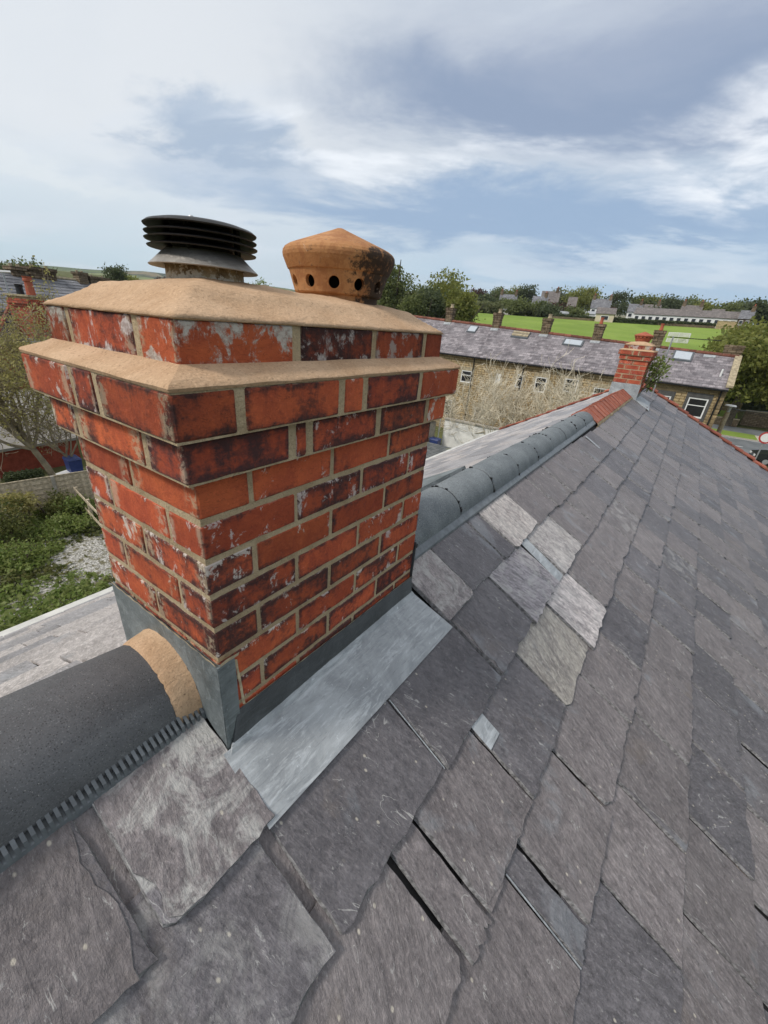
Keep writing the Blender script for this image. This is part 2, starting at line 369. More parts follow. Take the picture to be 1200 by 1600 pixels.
def mat_speckle(name, a, b, pit, sc, bump, rough=0.75):
    g = G(name, rough, 0.35); c = g.coord()
    n1 = g.noise(c, 7.0, 4.0, 0.6); n2 = g.noise(c, 190.0*sc, 3.0, 0.7); vo = g.voro(c, 170*sc); rr = g.n('ShaderNodeSeparateColor', i0=vo.outputs['Color']).outputs
    col = g.mix(g.rng(n1, 0.3, 0.7), a, b)
    pm = g.math('MULTIPLY', g.rng(vo.outputs['Distance'], 0.42, 0.22), g.rng(rr[0], 0.62, 0.72))
    col = g.mix(pm, col, pit)
    col = g.mix(g.rng(n2, 0.56, 0.72, 0, 0.6), col, [q*2.1 for q in b])
    col = g.mix(g.rng(n2, 0.44, 0.30, 0, 0.6), col, [q*0.5 for q in a])
    ws = g.math('MULTIPLY', g.rng(vo.outputs['Distance'], 0.30, 0.12), g.rng(rr[1], 0.955, 0.97))
    col = g.mix(ws, col, (0.38, 0.37, 0.35))
    sc2 = g.noise(g.scale(c, (3, 9, 9)), 4.0, 6.0, 0.75, 1.0)
    col = g.mix(g.rng(sc2, 0.66, 0.72, 0, 0.5), col, (0.36, 0.37, 0.37))
    g.base(col)
    g.bump(g.math('SUBTRACT', g.math('MULTIPLY', n2, 0.3), g.math('MULTIPLY', pm, 0.8)), bump, 0.004)
    return g.m
M_ridge_near = mat_speckle('dark_concrete_tile', (0.105, 0.107, 0.111), (0.142, 0.145, 0.151), (0.072, 0.072, 0.075), 1.6, 0.3)
M_ridge = mat_speckle('grey_concrete_tile', (0.125, 0.140, 0.147), (0.185, 0.203, 0.210), (0.06, 0.07, 0.075), 1.0, 0.5)
M_union = plain('black_ridge_union', (0.012, 0.012, 0.013), 0.6)
M_strip = plain('grey_plastic_strip', (0.15, 0.165, 0.175), 0.45, 0.2, 30)
M_black = plain('black_plastic', (0.014, 0.014, 0.015), 0.42, 0.2, 20)
M_red_tile = mat_brick('red_clay_tile', (0.38, 0.155, 0.105), (0.29, 0.10, 0.07), 0.45, 0.4, 0.6)
def mat_terracotta():
    g = G('terracotta', 0.8, 0.25); c = g.coord()
    n1 = g.noise(c, 9.0, 5.0, 0.6, 0.4); n2 = g.noise(c, 85.0, 4.0, 0.68); n3 = g.noise(c, 32, 5.0, 0.68, 0.4)
    col = g.mix(g.rng(n1, 0.3, 0.7), (0.37, 0.17, 0.065), (0.50, 0.255, 0.11))
    col = g.mix(g.rng(n2, 0.55, 0.72, 0, 0.5), col, (0.55, 0.31, 0.17))
    col = g.mix(g.rng(n3, 0.52, 0.40, 0, 0.5), col, (0.26, 0.10, 0.04))
    # soot flaking on the side turned to the weather
    s = g.n('ShaderNodeSeparateXYZ', i0=c).outputs
    side = g.rng(g.math('ADD', g.math('MULTIPLY', s[0], 0.62), g.math('MULTIPLY', s[1], -0.72)), -0.01, 0.10)
    skirt = g.rng(s[2], 0.150, 0.085)
    k = g.math('ADD', g.math('MULTIPLY', g.math('MULTIPLY', side, skirt), 0.24), g.math('ADD', g.math('MULTIPLY', n3, 0.50), g.math('MULTIPLY', n2, 0.50)))
    col = g.mix(g.math('MULTIPLY', g.rng(k, 0.565, 0.70), 0.94), col, (0.030, 0.022, 0.018))
    li = g.noise(c, 24, 5.0, 0.66, 0.6)
    col = g.mix(g.rng(li, 0.66, 0.72, 0, 0.6), col, (0.60, 0.47, 0.36))
    g.base(col); g.bump(g.math('ADD', n1, g.math('MULTIPLY', n2, 0.8)), 0.6, 0.004)
    return g.m
M_terra = mat_terracotta()
M_pot_red = plain('red_clay_pot', (0.36, 0.10, 0.055), 0.8, 0.25, 30)
M_hole = plain('soot_inside', (0.008, 0.007, 0.006), 0.95)
def mat_cowl():
    g = G('sooty_cowl_metal', 0.5, 0.3, 0.0); c = g.coord()
    n1 = g.noise(c, 14, 5.0, 0.6, 0.4); n2 = g.noise(c, 90, 4.0, 0.6)
    col = g.mix(g.rng(n1, 0.3, 0.7), (0.008, 0.008, 0.008), (0.022, 0.021, 0.021))
    g.base(g.mix(g.rng(n2, 0.6, 0.75, 0, 0.3), col, (0.16, 0.15, 0.14))); g.bump(n1, 0.2, 0.004); return g.m
M_cowl = mat_cowl()
M_skirt = mat_lead('cowl_skirt_metal', (0.22, 0.20, 0.18), (0.36, 0.335, 0.30), 0.42, 0.5, 0.4)
def mat_potbase():
    g = G('old_stone_pot', 0.9, 0.15); c = g.coord()
    n1 = g.noise(c, 16, 6.0, 0.66, 0.5); n2 = g.noise(c, 70, 4.0, 0.7); z = g.n('ShaderNodeSeparateXYZ', i0=c).outputs[2]
    col = g.mix(g.rng(n1, 0.35, 0.65), (0.13, 0.085, 0.045), (0.36, 0.27, 0.16))
    col = g.mix(g.rng(g.math('ADD', n2, g.math('MULTIPLY', g.rng(z, 0.03, 0.004), 0.25)), 0.56, 0.66), col, (0.52, 0.46, 0.37))
    g.base(col); g.bump(g.math('ADD', n1, n2), 0.8, 0.006); return g.m
M_potbase = mat_potbase()

def mat_leaf(name, a, b, c3=None):
    g = G(name, 0.55, 0.3); c = g.coord(); r = g.n('ShaderNodeNewGeometry').outputs['Random Per Island']
    n = g.noise(c, 0.9, 3.0, 0.6)
    col = g.mix(g.rng(n, 0.35, 0.65), a, b)
    col = g.mix(g.math('MULTIPLY', r, 0.5), col, c3 or [q*1.5 for q in b])
    g.base(col)
    tr = g.n('ShaderNodeBsdfTranslucent', Color=col); ms = g.n('ShaderNodeMixShader', i0=0.5)
    g.t.links.new(g.p.outputs[0], ms.inputs[1]); g.t.links.new(tr.outputs[0], ms.inputs[2])
    g.t.links.new(ms.outputs[0], g.t.nodes['Material Output'].inputs[0])
    return g.m
M_leaf_olive = mat_leaf('olive_leaves', (0.14, 0.175, 0.042), (0.225, 0.245, 0.06), (0.33, 0.31, 0.085))
M_leaf_green = mat_leaf('green_leaves', (0.10, 0.13, 0.045), (0.155, 0.175, 0.058))
M_leaf_dark = mat_leaf('dark_leaves', (0.062, 0.084, 0.040), (0.10, 0.12, 0.052))
M_leaf_pale = mat_leaf('pale_leaves', (0.13, 0.15, 0.065), (0.18, 0.19, 0.085))
M_leaf_bronze = mat_leaf('bronze_leaves', (0.065, 0.035, 0.028), (0.10, 0.055, 0.04))
M_leaf_yellow = mat_leaf('yellowing_leaves', (0.25, 0.225, 0.075), (0.36, 0.325, 0.13))
M_weed = mat_leaf('weed_leaves', (0.13, 0.195, 0.042), (0.20, 0.275, 0.068), (0.38, 0.38, 0.15))
M_weed_dark = mat_leaf('dark_weed_leaves', (0.065, 0.09, 0.024), (0.115, 0.14, 0.04), (0.27, 0.235, 0.09))
M_bark = plain('bark', (0.10, 0.082, 0.06), 0.9, 0.35, 6)
M_twig = plain('pale_twigs', (0.58, 0.52, 0.40), 0.85, 0.35, 2)
M_twig2 = plain('grey_brown_twigs', (0.27, 0.225, 0.155), 0.9, 0.35, 2)

def mat_stone(name, a, b, c3, sc=1.0, blocks=True):
    g = G(name, 0.9, 0.15); c = g.coord(); r = g.random()
    v = g.add(c, g.scale(r.outputs['Color'], (20, 20, 20)))
    n1 = g.noise(v, 3.0*sc, 4.0, 0.6); n2 = g.noise(v, 22*sc, 4.0, 0.65)
    col = g.mix(g.rng(n1, 0.3, 0.7), a, b)
    col = g.mix(g.math('MULTIPLY', r.outputs['Value'], 0.55), col, c3)
    col = g.mix(g.rng(n2, 0.55, 0.7, 0, 0.6), col, [q*0.4 for q in a])
    if blocks:                                   # coursing too small to see as single stones
        cg = g.coord('Object')
        s = g.n('ShaderNodeSeparateXYZ', i0=cg).outputs
        vv = g.n('ShaderNodeCombineXYZ', i0=g.math('ADD', s[0], s[1]), i1=s[2], i2=0.0).outputs[0]
        b_ = g.n('ShaderNodeTexBrick', Vector=vv, Scale=1.0, Mortar__Size=0.022, Brick__Width=0.46, Row__Height=0.17, Color1=(0.72, 0.7, 0.66, 1), Color2=(1.2, 1.15, 1.05, 1), Mortar=(0.42, 0.36, 0.28, 1))
        col = g.mix(1.0, col, b_.outputs['Color'], 'MULTIPLY')
    g.base(col); g.bump(n2, 0.5, 0.03); return g.m
M_stone = mat_stone('sandstone', (0.29, 0.225, 0.13), (0.46, 0.36, 0.21), (0.55, 0.45, 0.30))
M_stone_block = mat_stone('sandstone_block', (0.22, 0.16, 0.09), (0.42, 0.32, 0.175), (0.16, 0.12, 0.08), 1.0, False)
M_stone_dark = mat_stone('sooty_stone', (0.085, 0.067, 0.052), (0.20, 0.155, 0.115), (0.32, 0.26, 0.19), 1.6)
M_coping = plain('stone_coping', (0.36, 0.30, 0.20), 0.9, 0.3, 6)
def mat_farslate(name, a, b):
    g = G(name, 0.6, 0.4); c = g.coord(); s = g.n('ShaderNodeSeparateXYZ', i0=c).outputs
    vv = g.n('ShaderNodeCombineXYZ', i0=g.math('ADD', s[1], g.math('MULTIPLY', s[0], 0.0)), i1=g.math('MULTIPLY', s[2], 1.9), i2=0.0).outputs[0]
    b_ = g.n('ShaderNodeTexBrick', Vector=vv, Scale=1.0, Mortar__Size=0.012, Brick__Width=0.34, Row__Height=0.26, Color1=(0.62, 0.60, 0.62, 1), Color2=(1.35, 1.3, 1.3, 1), Mortar=(0.4, 0.4, 0.42, 1), Bias=-0.1)
    n1 = g.noise(c, 1.1, 5.0, 0.65, 0.6); n2 = g.noise(c, 7, 3.0, 0.6)
    col = g.mix(g.rng(n1, 0.35, 0.65), a, b); col = g.mix(g.rng(n2, 0.6, 0.72, 0, 0.5), col, [q*1.9 for q in b])
    g.base(g.mix(0.85, col, g.mix(1.0, col, b_.outputs['Color'], 'MULTIPLY'))); return g.m
M_farslate = mat_farslate('purple_grey_slates', (0.165, 0.15, 0.158), (0.29, 0.27, 0.278))
M_farslate2 = mat_farslate('blue_grey_slates', (0.13, 0.135, 0.145), (0.20, 0.205, 0.215))
M_farbrown = mat_farslate('brown_grey_slates', (0.13, 0.115, 0.105), (0.19, 0.17, 0.155))
M_white = plain('white_paint', (0.74, 0.74, 0.72), 0.55, 0.06)
M_render = plain('white_render', (0.72, 0.71, 0.67), 0.85, 0.12, 2.5)
M_cream = plain('cream_render', (0.55, 0.47, 0.35), 0.85, 0.12, 1)
M_pane = plain('dark_glass', (0.02, 0.022, 0.025), 0.08, 0.1, spec=0.6)
M_sky_pane = plain('rooflight_glass', (0.42, 0.46, 0.50), 0.12, 0.05, spec=0.9)
M_grey_frame = plain('grey_metal_frame', (0.09, 0.10, 0.11), 0.5)
M_surround = plain('dark_stone_surround', (0.085, 0.083, 0.08), 0.85, 0.2, 5)
M_galv = plain('galvanised_steel', (0.42, 0.43, 0.44), 0.4, 0.15, 9, metal=0.5)
M_concrete = plain('concrete', (0.36, 0.33, 0.28), 0.9, 0.2, 5, 0.3)
M_timber = plain('weathered_timber', (0.46, 0.385, 0.275), 0.9, 0.35, 9, 0.3)
M_blue = plain('blue_plastic', (0.030, 0.050, 0.16), 0.45)
M_redsign = plain('sign_red', (0.42, 0.05, 0.045), 0.5)
M_garage_red = plain('red_brick_far', (0.30, 0.065, 0.038), 0.85, 0.25, 4)
M_gutter = plain('pale_gutter', (0.55, 0.54, 0.50), 0.5)

# ------------------------------------------------------------------ ground and far terrain
def far_hill(azd):                              # how high the skyline stands, in degrees
    t = [(-30, 2.2), (0, 2.4), (15, 3.0), (22, 3.6), (30, 3.6), (45, 2.6), (55, 2.9), (62, 3.0), (68, 2.5), (76, 2.2), (110, 2.4)]
    for (a, ea), (b, eb) in zip(t, t[1:]):
        if a <= azd <= b: return ea+(eb-ea)*(azd-a)/(b-a)
    return 2.3
def ground_z(x, y):
    dx, dy = x-CAM.x, y-CAM.y; d = math.hypot(dx, dy); az = math.degrees(math.atan2(dy, dx))
    if d < 62: z = -7.8
    elif d < 150: z = -7.8+13.2*(d-62)/88
    elif d < 240: z = 5.4+4.6*(d-150)/90
    elif d < 700: z = 10.0+6*(d-240)/460
    else: z = 16.0
    if d > 700:
        k = min(1, (d-700)/1900); k = k*k*(3-2*k)
        top = CAM.z+2600*math.tan(R(far_hill(az)))
        z += (top-16)*k + 18*k*nz3(x, y, 0, 1/420.0)
        if d > 2700: z -= (d-2700)*0.12
    return z
g_ = G('rough_ground', 0.95, 0.1); c_ = g_.coord()
n_ = g_.noise(c_, 0.35, 5.0, 0.65); n2_ = g_.noise(c_, 5.0, 5.0, 0.7)
g_.base(g_.mix(g_.rng(n2_, 0.35, 0.65), g_.mix(g_.rng(n_, 0.4, 0.6), (0.055, 0.075, 0.022), (0.10, 0.125, 0.035)), (0.13, 0.12, 0.065)))
M_ground = g_.m
g_ = G('hill_fields', 0.95, 0.1); c_ = g_.coord()
v_ = g_.n('ShaderNodeTexVoronoi', Vector=g_.scale(c_, (1, 0.55, 0.0)), Scale=0.0052)
e_ = g_.n('ShaderNodeTexVoronoi', _feature='DISTANCE_TO_EDGE', Vector=g_.scale(c_, (1, 0.55, 0.0)), Scale=0.0052)
r_ = g_.n('ShaderNodeSeparateColor', i0=v_.outputs['Color']).outputs
n_ = g_.noise(c_, 0.012, 6.0, 0.7)
col_ = g_.mix(r_[0], (0.07, 0.11, 0.025), (0.17, 0.19, 0.06)); col_ = g_.mix(g_.rng(r_[1], 0.6, 0.8), col_, (0.19, 0.155, 0.085))
col_ = g_.mix(g_.rng(e_.outputs['Distance'], 0.06, 0.03), col_, (0.03, 0.042, 0.018))
col_ = g_.mix(g_.rng(n_, 0.52, 0.60), col_, (0.032, 0.044, 0.02))
g_.base(col_); M_hill = g_.m

rads = [0.5, 6, 12, 18, 25, 32, 40, 50, 62, 80, 100, 125, 150, 180, 210, 240, 320, 420, 550, 700]
far = [700, 850, 1000, 1200, 1400, 1600, 1800, 2000, 2200, 2400, 2550, 2700, 3000, 3600]
def ring_sheet(name, rr, n, mat):
    mb = MB(); P = []
    for r in rr:
        row = []
        for k in range(n+1):
            t = 2*math.pi*k/n; x = CAM.x+r*math.cos(t); y = CAM.y+r*math.sin(t); row.append((x, y, ground_z(x, y)))
        P.append(row)
    for i in range(len(P)-1): mb.grid([P[i], P[i+1]])
    return mb.build(name, mat, smooth=True, kind='structure')
def flip(o):
    bm = bmesh.new(); bm.from_mesh(o.data); bmesh.ops.remove_doubles(bm, verts=bm.verts, dist=1e-4)
    bmesh.ops.recalc_face_normals(bm, faces=bm.faces)
    if sum(f.normal.z for f in bm.faces) < 0: bmesh.ops.reverse_faces(bm, faces=bm.faces)
    bm.to_mesh(o.data); bm.free(); return o
flip(ring_sheet('ground', rads, 120, M_ground)); flip(ring_sheet('hills', far, 260, M_hill))

# ------------------------------------------------------------------ the house under the camera
W, L, PP, PU = 0.44, 0.7913, 0.0781, 0.075      # chimney stack on plan; brick course below and above the corbels
TN = math.tan(R(32)); CS, SN = math.cos(R(32)), math.sin(R(32))
X0, X1, VE = -2.6, 11.4, 3.72                   # the roof's ends and the length of its near slope
TL = math.tan(R(30.3)); CL = math.cos(R(30.3)); VL = 3.45
def near_z(x, y): return -0.66 + y*(0.625-0.0109*max(0.0, x))     # the old roof flattens towards the gable
RZ = -0.522
house = thing('house', 'stone house right under the camera, with the big grey slate roof', 'house', (0, 0, RZ))
HB = Vector((0, 0, RZ))
def near_pt(u, v, h=0.0):
    y = -v*CS; return Vector((u, y-h*SN*0.98, near_z(u, y)+h*CS))
def left_pt(u, v, h=0.0):
    return Vector((u, 0.22+v*CL+h*math.sin(R(30.3)), RZ-v*math.sin(R(30.3))+h*CL))
# boarding under the slates, both slopes, and the walls
M_deck = plain('roofing_felt', (0.022, 0.021, 0.021), 0.95)
mb = MB()
us = [X0+(X1-X0)*i/14 for i in range(15)]
for f, v0, v1 in ((near_pt, -0.26, VE-0.06), (left_pt, 0.0, VL-0.06)):
    for a, b in zip(us, us[1:]):
        lo = [f(a, v0, -0.05), f(b, v0, -0.05), f(b, v1, -0.05), f(a, v1, -0.05)]
        hi = [f(a, v0, -0.014), f(b, v0, -0.014), f(b, v1, -0.014), f(a, v1, -0.014)]
        mb.hexa(lo+hi)
deck = mb.build('roof', M_deck, house, org=HB)
deck.location = (0, 0, 0)
yn, yl = -VE*CS+0.25, 0.22+VL*CL-0.25
mb = MB(); mb.box((X0+0.1, yn, -7.8), (X1-0.12, yl, -3.0)); ww = mb.build('wall', M_stone, house, org=HB); ww.location = (0, 0, 0)
mb = MB()
for xa in (X0+0.1, X1-0.14):
    zr = -0.66
    p = [(xa, yn, -3.0), (xa+0.02, yn, -3.0), (xa+0.02, yl, -3.0), (xa, yl, -3.0)]
    q = [(xa, yn, near_z(xa, yn)-0.08), (xa+0.02, yn, near_z(xa, yn)-0.08), (xa+0.02, yl, -2.46), (xa, yl, -2.46)]
    mb.hexa([Vector(v) for v in p+q])
    mb.put([(xa, yn, near_z(xa, yn)-0.08), (xa, yl, -2.46), (xa, 0.22, -0.62), (xa+0.02, yn, near_z(xa, yn)-0.08), (xa+0.02, yl, -2.46), (xa+0.02, 0.22, -0.62)], [(0,1,2), (5,4,3), (0,2,5,3), (1,4,5,2)])
gb = mb.build('gable', M_stone, house, org=HB); gb.location = (0, 0, 0)

# slates -------------------------------------------------------------
ROTN = Matrix.Rotation(math.atan(0.625), 4, 'X')
def frame_near(u, v):                            # origin at a slate's bottom left corner, x along the ridge, y up the slope
    p0 = near_pt(u, v); px = near_pt(u+0.2, v); py = near_pt(u, v-0.2)
    ax = (px-p0).normalized(); ay = (py-p0); ay = (ay-ax*ay.dot(ax)).normalized(); az = ax.cross(ay)
    M = Matrix((ax, ay, az)).transposed().to_4x4(); M.translation = p0; return M
def frame_left(u, v):
    p0 = left_pt(u, v); ax = Vector((-1, 0, 0)); ay = Vector((0, -CL, math.sin(R(30.3)))); az = ax.cross(ay)
    M = Matrix((ax, ay, az)).transposed().to_4x4(); M.translation = p0; return M
def slate_outline(wd, ln, rg, rag=1.0, near=True, chip=None):
    """outline of a slate's lower bed, anticlockwise from the bottom left"""
    P = []; nb = 15 if near else 3; ns = 14 if near else 2
    a = rg.uniform(-0.012, 0.012)*rag; sk1, sk2 = rg.uniform(-0.006, 0.006)*rag, rg.uniform(-0.006, 0.006)*rag
    cl, cr = rg.choice((0, 0, 0, 0.008, 0.02))*rag, rg.choice((0, 0, 0, 0.008, 0.018))*rag
    if wd < 0.2: cl = cr = 0; a *= 0.4
    if chip == 'left': cl = 0.05
    if chip == 'right': cr = 0.05
    s1, s2 = rg.uniform(0, 50), rg.uniform(0, 50)
    amp = 0.0035*rag; nick = rg.choice((0, 0, 0.006, 0.012))*rag; nk = rg.uniform(0.15, 0.85)
    for i in range(nb+1):
        t = i/nb; x = wd*t
        y = a*(t-0.5)+1.5*amp*nz3(s1, t*5, 0.3)+1.6*amp*nz3(s1, t*19, 2.3)
        y += nick*math.exp(-((t-nk)/0.07)**2)
        if x < cl: y += (cl-x)*0.9
        if wd-x < cr: y += (cr-(wd-x))*0.9
        P.append((x, y))
    for i in range(1, ns+1):
        t = i/ns; P.append((wd+sk2*t+amp*nz3(s2, t*5, 1.1), P[nb][1]*(1-t)+ln*t))
    for i in range(ns, 0, -1):
        t = i/ns; P.append((sk1*t+amp*nz3(s2+9, t*5, 4.1), P[0][1]*(1-t)+ln*t))
    return P
def slate_mesh(wd, ln, rg, th=0.009, lift=0.017, rag=1.0, chip=None, twist=0.0, flake=False, fl=1.0):
    low = slate_outline(wd, ln, rg, rag, True, chip); n = len(low)
    cx, cy = wd/2, ln/2; top = []
    for i, (x, y) in enumerate(low):              # dressed edges: the upper bed stands back unevenly
        k = (0.0025+0.006*max(0, rg.gauss(0.25, 0.5)))*rag if i < 16 else (0.001+0.003*rg.random())*rag
        dx, dy = cx-x, cy-y
        if i < 16: top.append((x+0.3*k*(1 if dx > 0 else -1)*(abs(dx) > wd*0.4), y+k))
        else: top.append((x+k*(1 if dx > 0 else -1), y))
    def zz(x, y): return lift*(1-max(0.0, y)/ln)+twist*(x/wd-0.5)*(1-y/ln)
    vs = [(x, y, zz(x, y)-th) for x, y in low]+[(x, y, zz(x, y)+0.0012*nz3(x*9, y*9, rg.random()*0+wd*31)) for x, y in top]
    fs = [tuple(reversed(range(n))), tuple(range(n, 2*n))]+[(i, (i+1) % n, n+(i+1) % n, n+i) for i in range(n)]
    mi = [0, 0]+[1]*n
    if flake:                                     # the top bed has split away raggedly along one side or along the tail
        sd_, seed = rg.choice(('l', 'r', 'b', 'r', 'l')), rg.uniform(0, 90); F = []
        for i, (x, y) in enumerate(top):
            t = max(0.0, min(1.0, y/ln)); q = x/wd
            wv = lambda u: max(0.0, 0.010+0.030*nz3(seed, u*3.1, 0)+0.016*nz3(seed, u*9, 3)+0.006*nz3(seed, u*31, 6))*fl
            dx = wv(t)*(1-t)**0.5
            if sd_ == 'l' and q < 0.5: x = min(x+dx*max(0, 1-2*q)**0.3, wd*0.6)
            elif sd_ == 'r' and q > 0.5: x = max(x-dx*max(0, 2*q-1)**0.3, wd*0.4)
            elif sd_ == 'b' and i < 16: y += wv(q+4)*0.8
            F.append((x, y))
        b0 = len(vs); k = rg.uniform(0.0014, 0.0028)
        vs += [(x+(0.0006 if x < wd/2 else -0.0006), y, zz(x, y)+0.0004) for x, y in F]+[(x+(0.0016 if x < wd/2 else -0.0016), y+0.0008, zz(x, y)+k) for x, y in F]
        fs += [tuple(range(b0+n, b0+2*n))]+[(b0+i, b0+(i+1) % n, b0+n+(i+1) % n, b0+n+i) for i in range(n)]; mi += [0]+[1]*n
    me = bpy.data.meshes.new('slate'); me.from_pydata(vs, [], fs); me.materials.append(M_slate); me.materials.append(M_slate_edge)
    me.polygons.foreach_set('material_index', mi); me.update(); return me
def drift(u): return min(0.02*max(0, u-1), 0.075)
HERO = [
 (0.178, [(-0.98,-0.64,1.0,0), (-0.63,-0.276,0.92,0.012), (-0.252,-0.005,1.22,0.004), (0.842,1.082,1.30,0), (1.09,1.452,1.02,-0.012), (1.462,1.60,1.15,-0.008),
          (1.61,2.012,1.75,-0.01), (2.02,2.41,1.05,-0.008), (2.42,2.78,0.95,0), (2.79,3.15,0.92,0), (3.16,3.48,1.05,0), (3.49,3.81,0.95,0)]),
 (0.448, [(-0.92,-0.49,0.9,0.01), (-0.48,-0.052,1.08,-0.014), (-0.028,0.42,1.0,-0.008), (0.428,0.867,0.98,0.004), (0.875,1.256,1.02,0), (1.262,1.688,1.85,0), (1.79,2.222,1.75,-0.004),
          (2.23,2.62,0.98,0), (2.63,3.10,1.0,0), (3.108,3.57,1.05,0)]),
 (0.718, [(-0.75,-0.31,1.0,0), (-0.30,0.142,0.98,-0.01), (0.152,0.256,1.12,0.006), (0.263,0.596,1.0,0.0), (0.605,1.032,1.0,0), (1.04,1.462,1.5,0.004), (1.47,1.845,2.25,0.012),
          (1.852,2.312,0.98,0), (2.32,2.87,1.02,0), (2.878,3.40,1.08,0), (3.405,3.87,0.95,0)]),
 (0.982, [(-0.6,-0.13,1.0,0), (-0.12,0.366,1.0,0.006), (0.376,0.462,0.98,0), (0.472,0.825,1.05,0.004), (0.833,1.265,1.0,0.002), (1.273,1.635,1.02,0.01), (1.642,2.06,1.0,0.004), (2.067,2.50,1.0,0), (2.507,2.87,1.15,0), (2.878,3.39,1.05,0), (3.398,3.92,0.95,0)]),
 (1.29, [(-0.25,0.19,1.0,0), (0.20,0.617,1.15,0.0), (0.625,0.976,1.2,0.006), (0.985,1.376,0.95,0.012), (1.384,1.80,1.0,0.008), (1.808,2.225,1.0,0.004), (2.233,2.64,1.05,0), (2.647,3.05,1.02,0), (3.06,3.40,1.08,0)]),
 (1.588, [(0.38,0.795,1.1,0), (0.803,1.155,0.95,0.006), (1.163,1.56,1.0,0.008), (1.568,1.98,1.02,0), (1.99,2.4,0.98,0), (2.41,2.81,1.0,0)]),
]
slates_done = []
def put_slate(u0, u1, v, ln, tint, rg, near=True, chip=None, me=None, dust=0.0):
    wd = u1-u0
    me = me or slate_mesh(wd, ln, rg, rg.uniform(0.009, 0.014), rg.uniform(0.019, 0.028), 1.0, chip, rg.uniform(-0.002, 0.002), wd > 0.2 and (chip or rg.random() < 0.6), 1.5 if chip else 1.0)
    o = link('slate', me, deck); o.matrix_local = Matrix.Translation(-HB) @ frame_near(u0, v)
    t = tint if isinstance(tint, tuple) else (tint, tint, tint)
    o.color = t+(1.0-(dust or 0.0),); slates_done.append(o); return o
WARM = {1.75: (2.75, 2.82, 2.65), 1.85: (2.9, 2.85, 2.8), 2.25: (3.8, 3.75, 3.5), 1.5: (1.9, 1.97, 1.75), 1.30: (1.6, 1.6, 1.58), 1.22: (1.3, 1.3, 1.3)}
vlist = [0.178, 0.448, 0.718, 0.982, 1.29, 1.588]
while vlist[-1] < VE-0.2: vlist.append(vlist[-1]+0.305)
vlist[-1] = VE
rest = []; cnt = 0
for ci, v0 in enumerate(vlist):
    ln = 0.345 if ci else 0.30
    prev = vlist[ci-1] if ci else -0.12
    if ci: ln = (v0-prev)+0.075
    us_ = []
    if ci < len(HERO):
        for (a, b, t, dv) in HERO[ci][1]:
            vv = v0+drift((a+b)/2)+dv
            chip = 'left' if (ci == 1 and a < -0.4) else None
            a += rnd.uniform(0.0, 0.0045)*(ci > 0); b -= rnd.uniform(0.0, 0.0045)*(ci > 0)
            put_slate(a, b, vv, ln+dv+0.01, WARM.get(t, t*rnd.uniform(0.94, 1.06)), random.Random(1000*ci+int(a*977)), chip=chip, dust={1.75: 0.2, 1.85: 0.5, 2.25: 0.35, 1.30: 0.5, 1.22: 0.75, 1.08: 0.3}.get(t, 0.0))
            us_ += [a, b]
        xa, xb = min(us_)-0.006, max(us_)+0.006
    else: xa = xb = 0.4+0.13*(ci % 3)
    x = xb
    while x < X1-0.05:                            # on towards the gable
        wd = min(rnd.uniform(0.30, 0.47), X1-x)
        if X1-x-wd < 0.16: wd = X1-x
        gg = rnd.choice((0.004, 0.006, 0.008, 0.011, 0.015)); rest.append((x+gg, x+wd-gg, v0, ln, ci)); x += wd
    x = xa
    while x > X0+0.05:
        wd = min(rnd.uniform(0.30, 0.47), x-X0)
        if x-X0-wd < 0.16: wd = x-X0
        rest.append((x-wd+0.004, x-0.004, v0, ln, ci)); x -= wd
def seen_size(q):
    p = near_pt((q[0]+q[1])/2, q[2])-CAM; z = p.dot(fw)
    if z < 0.05: return 0
    sx, sy = CX+F_PX*p.dot(rt2)/z, CY-F_PX*p.dot(up2)/z
    return (1.0/z)*(1 if -150 < sx < 1350 and -50 < sy < 1750 else 0.05)
rest.sort(key=seen_size, reverse=True)
k = 300-len(slates_done)-0
pool = {}
for i, (a, b, v, ln, ci) in enumerate(rest[:k]):
    wq = round((b-a)/0.02)*0.02
    key = (wq, ci if i < 60 else 99, i % 3)
    if key not in pool: pool[key] = slate_mesh(wq-0.004, ln, random.Random(i), rnd.uniform(0.009, 0.013), rnd.uniform(0.024, 0.034), flake=(i % 3 == 0))
    put_slate(a, b, v+drift(a)+rnd.uniform(-0.008, 0.008), ln, rnd.uniform(0.90, 1.12), rnd, me=pool[key])
def stuff_slate(mb, M, wd, ln, rg, th=0.010, lift=0.026):
    s = rg.uniform(-0.01, 0.01); l2 = lift+rg.uniform(-0.003, 0.004)
    mb.hexa([M @ Vector(p) for p in ((0, s, l2-th), (wd, -s, l2-th), (wd, ln, -th), (0, ln, -th), (0.002, s+0.004, l2), (wd-0.002, 0.004-s, l2), (wd, ln, 0), (0, ln, 0))])
mb = MB()
for (a, b, v, ln, ci) in rest[k:]: stuff_slate(mb, frame_near(a, v+drift(a)+rnd.uniform(-0.008, 0.008)), b-a, ln, rnd)
MS_ = mb.build('slates', M_slate, deck, org=HB, kind='stuff'); MS_.location = (0, 0, 0)
mb = MB(); v = 0.16
while v < VL+0.1:
    x = X0
    while x < X1-0.02:
        wd = min(rnd.uniform(0.30, 0.46), X1-x)
        stuff_slate(mb, frame_left(x+wd-0.003, v+rnd.uniform(-0.01, 0.01)), wd-0.008, min(0.37, v-0.02), rnd, 0.010, 0.026); x += wd
    v += 0.295
MS_ = mb.build('pale_sheen_slates', M_slate_left, deck, org=HB, kind='stuff'); MS_.location = (0, 0, 0)

